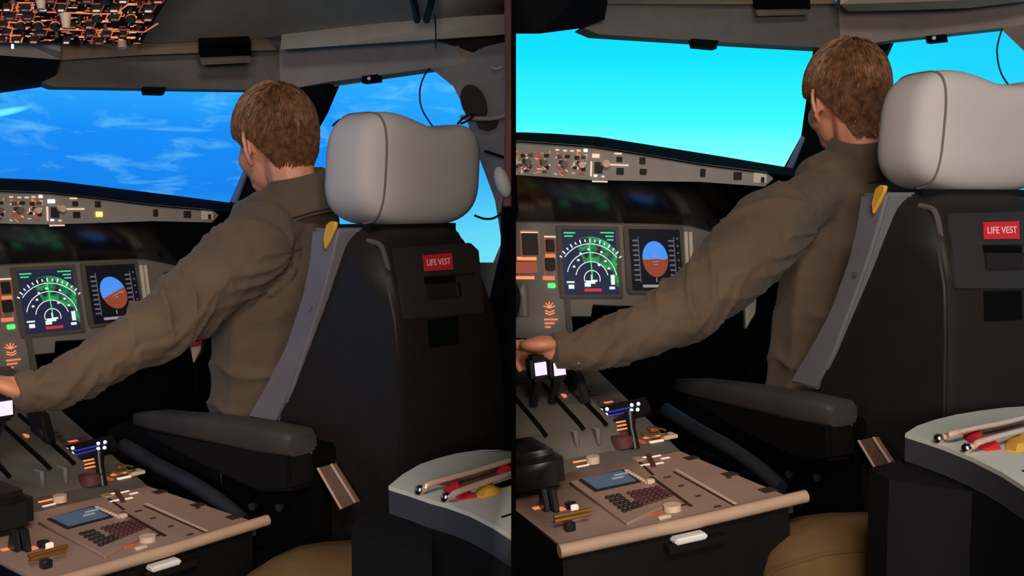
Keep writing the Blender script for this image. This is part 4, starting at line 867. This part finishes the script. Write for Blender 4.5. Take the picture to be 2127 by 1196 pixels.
# ------------------------------------------------------------------ rear console with rods, khaki cushion
CON = {
 'L': dict(z=.8, top=[(807, 1009), (836, 985), (872, 964), (910, 951), (950, 941), (1000, 934), (1035, 934), (1070, 937), (1070, 1118), (1024, 1088), (975, 1063), (930, 1047), (890, 1036), (850, 1022)],
           step=[(735, 1082), (812, 1050), (830, 1062), (830, 1100), (738, 1100)], sx=735,
           rods=[[(872, 1018), (884, 1014), (893, 1004), (980, 980), (1068, 953)], [(926, 1033), (940, 1030), (949, 1022), (1010, 1000), (1068, 982)]],
           cloth=[('red', [(920, 1016), (945, 1002), (962, 1008), (945, 1022), (975, 1020), (993, 1030), (960, 1036), (930, 1028)], 'crumpled red cloth between the two rods'), ('yellow', [(990, 1018), (1022, 1006), (1042, 1014), (1032, 1026), (1005, 1032), (988, 1030)], 'yellow cloth beside the front rod'), ('red', [(1030, 980), (1050, 968), (1068, 964), (1068, 984), (1045, 988)], 'red cloth under the rods by the divider')],
           strip=[(905, 1006), (1000, 979), (1068, 958), (1068, 978), (1010, 996), (955, 1010)],
           hole=[(1024, 1006), (1066, 992), (1066, 1006), (1036, 1014)], tick=[(1042, 1074), (1068, 1066)],
           khaki=[(560, 1140), (640, 1128), (700, 1126), (760, 1124)], kh=(640, 1160)),
 'R': dict(z=.8, top=[(1880, 900), (1905, 884), (1940, 872), (1985, 861), (2040, 852), (2090, 846), (2140, 843), (2230, 850), (2230, 1080), (2140, 1018), (2080, 980), (2020, 950), (1960, 926), (1915, 911)],
           step=[(1806, 972), (1885, 950), (1900, 960), (1900, 990), (1806, 990)], sx=1806,
           rods=[[(1950, 911), (1968, 905), (1980, 900), (2030, 888), (2082, 878), (2130, 866)], [(2008, 931), (2024, 925), (2036, 917), (2090, 902), (2150, 887)]],
           cloth=[('red', [(2000, 905), (2030, 896), (2040, 908), (2075, 922), (2080, 931), (2050, 934), (2025, 928)], 'crumpled red cloth between the two rods'), ('yellow', [(2088, 916), (2120, 908), (2150, 910), (2150, 932), (2110, 938), (2090, 934)], 'yellow cloth beside the front rod')],
           strip=[(1990, 899), (2060, 884), (2150, 864), (2150, 884), (2090, 899), (2042, 913)],
           hole=[(2120, 905), (2170, 896), (2170, 908), (2130, 915)], tick=[(2124, 978), (2150, 974)]),
}
def console(s):
    CUR[0] = s; fr = FR[s]['room']; C = CON[s]; zt = fr.o.z + C['z']
    def tp(px, py, h=0.):
        k = ray(px, py); return k * ((zt + h) / k.z)
    top = [tp(*p) for p in C['top']]
    rt = thing('side_console', 'box console with curved pale grey top', 'console', IDM, V((top[0].x, top[0].y, fr.o.z)))
    def pris(pts, vec, bev=0.):
        b = nb(); a = [b.verts.new(p) for p in pts]; c = [b.verts.new(p + V(vec)) for p in pts]; n = len(a); f0 = b.faces.new(a); f1 = b.faces.new(list(reversed(c)))
        for i in range(n): b.faces.new((a[i], c[i], c[(i + 1) % n], a[(i + 1) % n]))
        bmesh.ops.triangulate(b, faces=[f0, f1]); bmesh.ops.recalc_face_normals(b, faces=b.faces)
        if bev: bmesh.ops.bevel(b, geom=[e for e in b.edges if len(e.link_faces) == 2 and e.calc_face_angle(0) > .8], offset=bev, segments=2, affect='EDGES')
        return b
    part(rt, 'top', pris(top, (0, 0, -.006)), 'console_top', 'pale grey curved top', 30)
    ctr = sum(top, V()) / len(top)
    part(rt, 'rim', pris([p + (ctr - p) * .004 + V((0, 0, -.006)) for p in top], (0, 0, -.034)), 'console_side', 'slate grey rim', 30)
    body = [p + (ctr - p) * .015 + V((0, 0, -.04)) for p in top]
    part(rt, 'body', pris(body, (0, 0, -(C['z'] - .04))), 'console_dark', None, 30)
    # lower step on the left
    st = at(C['step'][0][0], C['step'][0][1], top[0].y * .985 + .03); zz = st.z
    def sp_(px, py): k = ray(px, py); return k * (zz / k.z)
    pts = [sp_(*p) for p in C['step'][:2]]; e = (top[0] - pts[0]); e.z = 0
    q = [pts[0], pts[1], pts[1] + V((.06, .02, 0)), pts[0] + V((.12, -.14, 0)), pts[0] + V((.006, -.06, 0))]
    part(rt, 'lower_step', pris(q, (0, 0, -(zz - fr.o.z))), 'console_dark', None, 30)
    hp = [tp(x, y, .0008) for x, y in C['hole']]; part(rt, 'tray_recess', pris(hp, (0, 0, -.001)), 'matte_black')
    part(rt, 'leather_inlay', pris([tp(x, y, .0012) for x, y in C['strip']], (0, 0, -.001)), 'leather', 'reddish-brown inlay under the rods')
    t0, t1 = C['tick']; b = nb(); tube(b, [tp(*t0, .001), tp(*t1, .001)], .0012, 6); part(rt, 'top_groove', b, 'black')
    for i, rr in enumerate(C['rods']):
        hts = [.006, .010, .016] + [.016] * (len(rr) - 3)
        rd = thing('metal_rod', ('polished metal rod lying on console top, rear of two' if i == 0 else 'polished metal rod lying on console top, front of two'), 'rod', IDM, tp(*rr[0]), 'metal rods on the console')
        b = nb(); tube(b, smooth_path([tp(x, y, h) for (x, y), h in zip(rr, hts)], 4), .0042, 10); part(rd, 'shaft', b, 'rod')
        b = nb(); ball(b, tp(*rr[0], .0066), .0075, sub=2); part(rd, 'end_ball', b, 'chrome')
    for m, pts, lab in C['cloth']:
        c = [tp(x, y, .002) for x, y in pts]; cc = sum(c, V()) / len(c)
        b = nb(); outer = [b.verts.new(p) for p in c]; mid = [b.verts.new(p.lerp(cc, .35) + V((0, 0, .006 + .004 * math.sin(i * 2.3)))) for i, p in enumerate(c)]; top_ = b.verts.new(cc + V((0, 0, .008))); n = len(c); low = [b.verts.new(p - V((0, 0, .0015))) for p in c]
        for i in range(n):
            j = (i + 1) % n; b.faces.new((outer[i], outer[j], mid[j], mid[i])); b.faces.new((mid[i], mid[j], top_)); b.faces.new((low[i], low[j], outer[j], outer[i]))
        f = b.faces.new(list(reversed(low))); bmesh.ops.triangulate(b, faces=[f]); bmesh.ops.recalc_face_normals(b, faces=b.faces)
        single('cloth', b, m, lab, 'cloth')
for s in 'LR': console(s)

def khaki(s):
    CUR[0] = s
    pts = {'L': [(488, 1215), (520, 1188), (560, 1163), (610, 1146), (660, 1138), (720, 1134), (790, 1134)], 'R': [(1566, 1215), (1570, 1165), (1590, 1125), (1630, 1100), (1680, 1084), (1740, 1076), (1830, 1074)]}[s]
    fr = FR[s]['room']; dn = 1.70 if s == 'L' else 1.66
    secs = []; c0 = at(*pts[-1], dn); zf = fr.o.z
    # bulging cushion: cross-sections from its rounded left end to the right
    for i, (px, py) in enumerate(pts):
        t = at(px, py, dn + .02); dep = .03 + .12 * min(1., i / 3.); h = t.z - zf
        ring = []
        for k in range(20):
            a = 2 * math.pi * k / 20; cc, ss = math.cos(a), math.sin(a)
            ring.append(V((t.x, t.y + dep * .7 * math.copysign(abs(cc) ** .6, cc), zf + h / 2 + h / 2 * math.copysign(abs(ss) ** .45, ss))))
        secs.append(ring)
    b = nb(); loft(b, secs)
    rt = thing('cushion', 'khaki fabric cushion bulging behind the pedestal', 'cushion', IDM, V((c0.x, c0.y, zf)))
    part(rt, 'cover', b, 'khaki', None, 70)
    b = nb(); tube(b, [r[7] for r in secs], .004, 6); part(rt, 'piping', b, 'khaki')
for s in 'LR': khaki(s)

# small lever with a red and white head, seen in the gap between arm and back
for s in 'LR':
    CUR[0] = s
    hd, top = {'L': ([(394, 716), (419, 708), (416, 728), (401, 755)], [(395, 713), (419, 705), (419, 715), (395, 722)]), 'R': ([(1547, 626), (1572, 614), (1570, 650), (1549, 684)], [(1550, 618), (1573, 608), (1574, 620), (1550, 630)])}[s]
    dd = 2.62; b0 = at(*hd[3], dd); rt = thing('side_lever', 'small grey lever with red head under the raised arm', 'lever', IDM, V((b0.x, b0.y, FR[s]['room'].o.z)))
    b = nb(); prism(b, [at(x, y, dd) for x, y in hd], (0, .03, 0)); bevel(b, .002, 1); part(rt, 'handle', b, 'bezel_light')
    b = nb(); prism(b, [at(x, y, dd - .006) for x, y in top], (0, .042, 0)); bevel(b, .002, 1); part(rt, 'head', b, 'red', 'red top of the lever')
    b = nb(); q = sum((at(x, y, dd + .02) for x, y in hd), V()) / 4; tube(b, [V((q.x, q.y, FR[s]['room'].o.z)), q], .008, 8); part(rt, 'stem', b, 'matte_black')
# ------------------------------------------------------------------ the seated person
def remesh(bm, vox, it=6, fac=.5):
    me = bpy.data.meshes.new('tmp'); bm.to_mesh(me); bm.free(); o = bpy.data.objects.new('tmp', me); COL.objects.link(o)
    m = o.modifiers.new('r', 'REMESH'); m.mode = 'VOXEL'; m.voxel_size = vox; m.adaptivity = 0
    m = o.modifiers.new('s', 'SMOOTH'); m.iterations = it; m.factor = fac
    dg = bpy.context.evaluated_depsgraph_get(); r = bpy.data.meshes.new_from_object(o.evaluated_get(dg))
    bpy.data.objects.remove(o); bpy.data.meshes.remove(me); b = nb(); b.from_mesh(r); bpy.data.meshes.remove(r); return b
def chain(bm, pts, rad, k=5, sub=2):
    P = smooth_path(pts, k); n = len(P) - 1
    for i, p in enumerate(P):
        x = i / n * (len(pts) - 1); j = min(int(x), len(pts) - 2); t = x - j
        ball(bm, p, rad[j] * (1 - t) + rad[j + 1] * t, None, sub)
def echain(bm, pts, radii, S, Fd, k=5):
    P = smooth_path(pts, k); n = len(P) - 1
    for i, p in enumerate(P):
        x = i / n * (len(pts) - 1); j = min(int(x), len(pts) - 2); t = x - j
        rx, ry = [radii[j][q] * (1 - t) + radii[j + 1][q] * t for q in (0, 1)]
        ball(bm, p, 1., (S * rx, Fd * ry, V((0, 0, 1)) * min(rx, ry) * .7), 2)
def near(path, p):
    best = (9, 0, None); s0 = 0
    for i in range(len(path) - 1):
        a, b = path[i], path[i + 1]; ab = b - a; L = ab.length; t = max(0, min(1, (p - a).dot(ab) / (L * L))); d = (p - a - ab * t).length
        if d < best[0]: best = (d, s0 + t * L, a + ab * t)
        s0 += L
    return best
POSE = {
 'L': dict(head=(572, 281, 2.28), neck=(618, 412, 2.27), sh=(528, 518, 2.15), arm=[(440, 588, 2.11), (340, 672, 2.04), (230, 742, 1.975), (130, 797, 1.925), (52, 815, 1.89)], palm=(16, 803, 1.875), face=50, hd=None, ear=0),
 'R': dict(head=(1758, 191, 2.27), neck=(1790, 325, 2.27), sh=(1598, 478, 2.16), arm=[(1500, 578, 2.13), (1400, 650, 2.115), (1300, 700, 2.10), (1225, 724, 2.085), (1160, 729, 2.07)], palm=(1120, 716, 2.065), face=16, hd=(-.42, .88, -.12), ear=0)}
ARM_R = {'L': [.076, .077, .067, .051, .042, .034], 'R': [.080, .078, .067, .053, .043, .034]}
def person(s):
    CUR[0] = s; Q = POSE[s]; fr = FR[s]['seat']; up = V((0, 0, 1))
    Cc = at(*Q['head']); N = at(*Q['neck']); SHL = at(*Q['sh'])
    a = math.radians(Q['face']); fd = V((-math.sin(a), math.cos(a), -.20)).normalized(); lf = up.cross(fd).normalized(); uh = fd.cross(lf).normalized()
    def hp(x, y, z): return Cc + fd * x + lf * y + uh * z       # forward, left, up in the head
    loc = lambda p: V(((p - fr.o).dot(fr.R), (p - fr.o).dot(fr.F), p.z - fr.o.z))
    n_ = loc(N); r = n_.x - .01; W = fr.w
    dz = 0 if s == 'L' else .0
    pel, wai, che, top = W(r, .40, .60 + dz), W(r, .385, .76 + dz), W(r, .36, .97), W(r, .35, n_.z - .06)
    S, Fd = fr.R, fr.F
    SHR = W(r + (r - loc(SHL).x) * .95, .38, loc(SHL).z - .01)
    arm = [SHL] + [at(*p) for p in Q['arm']]
    armR = [SHR, W(r + .26, .46, .92), W(r + .30, .56, .80), W(r + .31, .72, .80), W(r + .31, .84, .80)]
    wr = arm[-1]; pm = at(*Q['palm'])
    hd = V(Q['hd']).normalized() if Q['hd'] else (pm - wr).normalized()
    sd = up.cross(hd).normalized() * -1; nu = sd.cross(hd).normalized(); nu = nu if nu.z > 0 else -nu
    # --- body, one continuous surface
    b = nb()
    ball(b, Cc + uh * .005, 1., (fd * .093, lf * .073, uh * .096), 4)
    ball(b, hp(.030, 0, -.055), 1., (fd * .062, lf * .057, uh * .068), 3); ball(b, hp(.055, 0, -.095), 1., (fd * .034, lf * .036, uh * .028), 3)
    chain(b, [hp(.088, 0, -.012), hp(.103, 0, -.035), hp(.110, 0, -.050)], [.009, .011, .013], 3)
    ball(b, hp(.086, 0, -.078), 1., (fd * .014, lf * .024, uh * .009), 2); ball(b, hp(.080, 0, .006), 1., (fd * .016, lf * .050, uh * .010), 2)
    for sg in (-1, 1):
        ball(b, hp(.050, sg * .040, -.045), 1., (fd * .032, lf * .024, uh * .032), 3)
        # ear: rim, lobe and bowl
        e0 = hp(-.002, sg * .075, -.032); ef = (fd * .82 - lf * sg * .45).normalized() * -1; 
        rim = [e0 + uh * z + ef * x + lf * sg * y for z, x, y in [(-.036, -.004, .002), (-.026, .010, .010), (0, .019, .016), (.022, .016, .015), (.033, .0, .011), (.026, -.012, .005), (.008, -.014, .002)]]
        chain(b, rim, [.0075, .006, .006, .006, .006, .0055, .005], 5); ball(b, e0 + lf * sg * .002, 1., (ef * .012, lf * .006, uh * .024), 2)
    chain(b, [hp(-.028, 0, -.055), hp(-.036, 0, -.10).lerp(N, .35), N - up * .02], [.056, .055, .060], 6)
    echain(b, [top, che, wai, pel], [(.13, .085), (.155, .105), (.145, .10), (.15, .11)], S, Fd, 6)
    chain(b, [N - up * .03, SHL.lerp(N, .45) - up * .01, SHL], [.055, .055, .055], 5); chain(b, [N - up * .03, SHR.lerp(N, .45) - up * .01, SHR], [.055, .055, .055], 5)
    chain(b, arm, [.058, .052, .045, .040, .032, .027], 6); chain(b, armR, [.056, .050, .043, .036, .027], 6)
    for sg in (-1, 1):
        chain(b, [pel + S * sg * .085, W(r + sg * .12, .66, .585), W(r + sg * .13, .86, .56), W(r + sg * .13, .94, .30), W(r + sg * .13, .98, .09)], [.085, .075, .058, .048, .036], 6)
        chain(b, [W(r + sg * .13, .96, .06), W(r + sg * .14, 1.10, .04)], [.038, .03], 5)
    def hand(wr, pm, hd, sd, nu, thumb):
        ball(b, pm, 1., (hd * .046, sd * .041, nu * .017), 3); chain(b, [wr, wr.lerp(pm, .5), pm], [.027, .026, .02], 5)
        for k, ln in zip((-.030, -.010, .010, .029), (.82, 1.0, 1.04, .93) if thumb > 0 else (.93, 1.04, 1.0, .82)):
            q = pm + hd * .036 + sd * k
            chain(b, [q, q + hd * .026 * ln + nu * .004, q + hd * .046 * ln - nu * .010, q + hd * .050 * ln - nu * .034 * ln, q + hd * .040 * ln - nu * .052 * ln], [.0105, .0098, .009, .0085, .0075], 5)
        q = pm - hd * .016 + sd * thumb * .034
        chain(b, [q, q + sd * thumb * .018 + hd * .020 - nu * .008, q + sd * thumb * .020 + hd * .042 - nu * .022, q + sd * thumb * .012 + hd * .058 - nu * .034], [.014, .0115, .010, .008], 5)
    hand(wr, pm, hd, sd, nu, 1 if sd.dot(hd.cross(up)) > 0 else -1)
    d2 = (armR[-1] - armR[-2]).normalized(); s2 = d2.cross(up).normalized(); hand(armR[-1], armR[-1] + d2 * .06, d2, s2, up, -1)
    b = remesh(b, .0048, 4)
    body = single('person', b, 'skin', 'short-haired person in olive-brown shirt reaching left from the seat', 'person', IDM, pel, ang=180)
    def child(name, bm, m, lab=None, ang=180):
        return part(body, name, bm, m, lab, ang)
    for sg in (-1, 1):
        e = nb(); ball(e, hp(.074, sg * .030, -.014), .0125, None, 3); child('eye', e, 'white')
        e = nb(); chain(e, [hp(.090, sg * .016, .006), hp(.090, sg * .032, .011), hp(.080, sg * .048, .006)], [.003, .004, .003], 4); child('eyebrow', e, 'hair')
    # --- shirt
    b = nb(); R = ARM_R[s]
    echain(b, [top + up * .02, che, wai, pel + up * .03, pel - up * .02], [(.145, .098), (.178, .128), (.170, .128), (.182, .140), (.185, .142)], S, Fd, 18)
    chain(b, [N - up * .055, SHL.lerp(N, .5) - up * .012, SHL], [.062, .066, R[0]], 6); chain(b, [N - up * .055, SHR.lerp(N, .5) - up * .012, SHR], [.062, .066, .072], 6)
    apath = arm[:-1] + [arm[-1].lerp(arm[-2], .12)]
    chain(b, apath, R, 14, 3); chain(b, armR[:-1] + [armR[-1].lerp(armR[-2], .2)], [.072, .066, .055, .045, .034], 6)
    b = remesh(b, .0055, 3)
    dense = smooth_path(apath, 4)
    b.normal_update()
    for v in b.verts:
        p = v.co; d, sl, q = near(dense, p); amp = 0.
        nn = noise.noise(p * 9.) ; n2 = noise.noise(V((p.x * 16, p.y * 16, p.z * 30)) + V((3, 7, 1)))
        if d < .10:
            ang = math.atan2((p - q).z, (p - q).y)
            w1 = math.exp(-((sl - .24) / .075) ** 2); w2 = math.exp(-((sl - .03) / .07) ** 2); w3 = math.exp(-((sl - .46) / .07) ** 2)
            rd1 = (1 - abs(noise.noise(V((sl * 17 - ang * 1.0, ang * .55, 2.3))))) ** 5
            rd2 = (1 - abs(noise.noise(V((sl * 9 + ang * .9, ang * .5, 8.1))))) ** 5
            amp = rd1 * (.013 * w1 + .006 * w3 + .003) + rd2 * (.010 * w2 + .004) - .004 * w1 - .003 + nn * .006 + n2 * .0015
        else:
            u_ = (p - pel).dot(S); f_ = (p - pel).dot(Fd)
            rd = (1 - abs(noise.noise(V((u_ * 9 + p.z * 6, f_ * 6, p.z * 7 - u_ * 8))))) ** 5
            amp = rd * .014 * max(.15, min(1, (che.z + .06 - p.z) / .2)) - .004 + nn * .008 + n2 * .002
        v.co = p + v.normal * amp
    shirt = child('shirt', b, 'shirt', 'olive-brown long-sleeved shirt')
    # cuff band and button
    ca = (apath[-1] - apath[-2]).normalized(); b = nb(); tube(b, [apath[-1] - ca * .012, apath[-1] + ca * .018, apath[-1] + ca * .022], [.0395, .0385, .031], 24); part(shirt, 'cuff', b, 'shirt', None, 50)
    for kx in (.035, .10):
        b = nb(); q = apath[-1] - ca * kx; q2 = near(dense, q)[2]; dv = (q2.normalized() * -1 + up * -.75).normalized(); rr = .035 + kx * .12; ball(b, q2 + dv * rr, .004, None, 2); part(shirt, 'button', b, 'cream')
    # collar: stand and fold-over
    na = (hp(-.036, 0, -.09) - N).normalized(); fx = (fd - na * fd.dot(na)).normalized(); sx_ = na.cross(fx).normalized()
    rings = []
    for h, ra, rb, drop in [(-.03, .070, .068, 0), (.038, .064, .060, 0), (.046, .067, .063, .0), (.042, .073, .069, .002), (.0, .090, .084, .008), (-.022, .104, .096, .012), (-.030, .100, .092, .012)]:
        ring = []
        for k in range(40):
            t = 2 * math.pi * k / 40; f_ = math.cos(t); hh = h - drop - .028 * max(0, f_) ** 2 * (1 if h > 0 else .3) + (.004 * math.sin(3 * t) if h <= 0 else 0)
            ring.append(N + na * (hh + (.010 if s == 'L' else .030)) + fx * ra * math.cos(t) + sx_ * rb * math.sin(t) - fx * .012)
        rings.append(ring)
    b = nb(); loft(b, rings, cap=False); part(shirt, 'collar', b, 'shirt', 'turned-down shirt collar', 60)
    b = nb(); edge = [p for p in rings[5]]; tube(b, edge + [edge[0]], .0022, 6); part(shirt, 'collar_edge', b, 'shirt_dark')
    # --- trousers and shoes
    b = nb(); echain(b, [pel + up * .05, pel - up * .03], [(.165, .125), (.175, .135)], S, Fd, 5)
    for sg in (-1, 1): chain(b, [pel + S * sg * .085, W(r + sg * .12, .66, .585), W(r + sg * .13, .86, .56), W(r + sg * .13, .94, .30), W(r + sg * .13, .97, .12)], [.10, .088, .074, .066, .06], 6)
    child('trousers', remesh(b, .009, 4), 'trouser', 'dark trousers')
    for sg in (-1, 1):
        b = nb(); chain(b, [W(r + sg * .13, .95, .06), W(r + sg * .135, 1.03, .052), W(r + sg * .14, 1.12, .042)], [.054, .05, .042], 6); child('shoe', remesh(b, .008, 3), 'black', 'dark shoe')
    # --- hair: thick cap plus strands
    HC = Cc + uh * .010 - fd * .004; RA, RB, RC = .103, .086, .103
    def lim(d):   # hairline height by the angle from the back of the head
        az = math.degrees(math.atan2(abs(d.y), -d.x)); K = [(0, -.94), (42, -.93), (66, -.62), (80, -.34), (90, -.10), (100, -.16), (106, -.30), (114, -.12), (135, .12), (150, .24), (180, .30)]
        for (a0, v0), (a1, v1) in zip(K, K[1:]):
            if az <= a1: return v0 + (v1 - v0) * (az - a0) / (a1 - a0)
        return .3
    def hpt(d, lift=0.):
        a_, b_, c_ = d; k = 1. + lift; low = max(0., -c_ - .1); rho = max(1e-4, math.hypot(a_, b_))
        g = max(1., .60 / rho) if c_ < 0 else 1.
        kk = k * (1 - .06 * low); fr_ = 1 + .10 * max(0, a_) * max(0, c_ + .3)
        return HC + fd * (RA * kk * fr_ * a_ * g - .022 * low) + lf * RB * kk * b_ * g + uh * RC * (k + .03 * max(0, c_) + .34 * low) * c_
    b = nb(); bmesh.ops.create_icosphere(b, subdivisions=6, radius=1.)
    bmesh.ops.delete(b, geom=[v for v in b.verts if v.co.z < -.95 or v.co.z < lim(v.co) + .05 * noise.noise(v.co * 9)], context='VERTS')
    ext = bmesh.ops.extrude_face_region(b, geom=list(b.faces)); inner = set(e for e in ext['geom'] if isinstance(e, bmesh.types.BMVert))
    for v in b.verts:
        d = v.co.copy()
        cl = noise.noise(V((d.x * 3.2, d.y * 8, d.z * 3.2))) * .040 + noise.noise(d * 13) * .022
        v.co = hpt(d, -.12) if v in inner else hpt(d, cl * (1 - .6 * max(0, -d.z)) - .05 * max(0, -d.z))
    bmesh.ops.recalc_face_normals(b, faces=b.faces); hair = child('hair', b, 'hair', 'short brown hair')
    rg = random.Random(5); cr = V((-.45, .05, .89)).normalized(); b = nb(); cnt = 0
    while cnt < 2600:
        d = V((rg.gauss(0, 1), rg.gauss(0, 1), rg.gauss(0, 1))).normalized()
        if d.z < lim(d) + .02: continue
        cnt += 1
        fl = (d - cr); fl = (fl - d * fl.dot(d)); fl = fl.normalized() if fl.length > .05 else V((0, 0, -1))
        fl = (fl + V((rg.uniform(-.35, .35), rg.uniform(-.35, .35), rg.uniform(-.25, .15)))).normalized()
        ln = rg.uniform(.25, .5); pts = []; top_ = max(0, d.z)
        for k in range(4):
            t = k / 3; dd = (d + fl * ln * t).normalized()
            lm = lim(dd) - .06
            if dd.z < lm: dd.z = lm
            pts.append(hpt(dd, -.012 * max(0, -d.z) + .004 + (.05 + .09 * top_) * t * (1 - .5 * t) + rg.uniform(-.004, .010)))
        tube(b, pts, [.0012, .0017, .0014, .0004], 3)
    part(hair, 'hair_strands', b, 'hair')['kind'] = 'stuff'
for s in 'LR': person(s)
# ------------------------------------------------------------------ nothing reaches through the divider
bpy.context.view_layer.update()
for o in list(bpy.data.objects):
    if o.type != 'MESH' or o.name not in SIDE_OF or SIDE_OF[o.name] == 'M': continue
    s = SIDE_OF[o.name]; mw = o.matrix_world; xs = [(mw @ v.co).x for v in o.data.vertices]
    if s == 'L': lim_ = DIV[0] - .0004; bad = [x > lim_ for x in xs]; nx = V((1, 0, 0))
    else: lim_ = DIV[1] + .0004; bad = [x < lim_ for x in xs]; nx = V((-1, 0, 0))
    if not any(bad): continue
    if all(bad): 
        if not o.children: bpy.data.objects.remove(o)
        continue
    inv = mw.inverted(); bm = nb(); bm.from_mesh(o.data)
    r = bmesh.ops.bisect_plane(bm, geom=bm.verts[:] + bm.edges[:] + bm.faces[:], plane_co=inv @ V((lim_, 0, 0)), plane_no=(inv.to_3x3() @ nx).normalized(), clear_outer=True)
    ed = [e for e in r['geom_cut'] if isinstance(e, bmesh.types.BMEdge)]
    if o.name.split('.')[0] != 'projection_screen':
        try: bmesh.ops.triangulate(bm, faces=bmesh.ops.holes_fill(bm, edges=ed, sides=0)['faces'])
        except Exception: pass
    bm.to_mesh(o.data); bm.free()
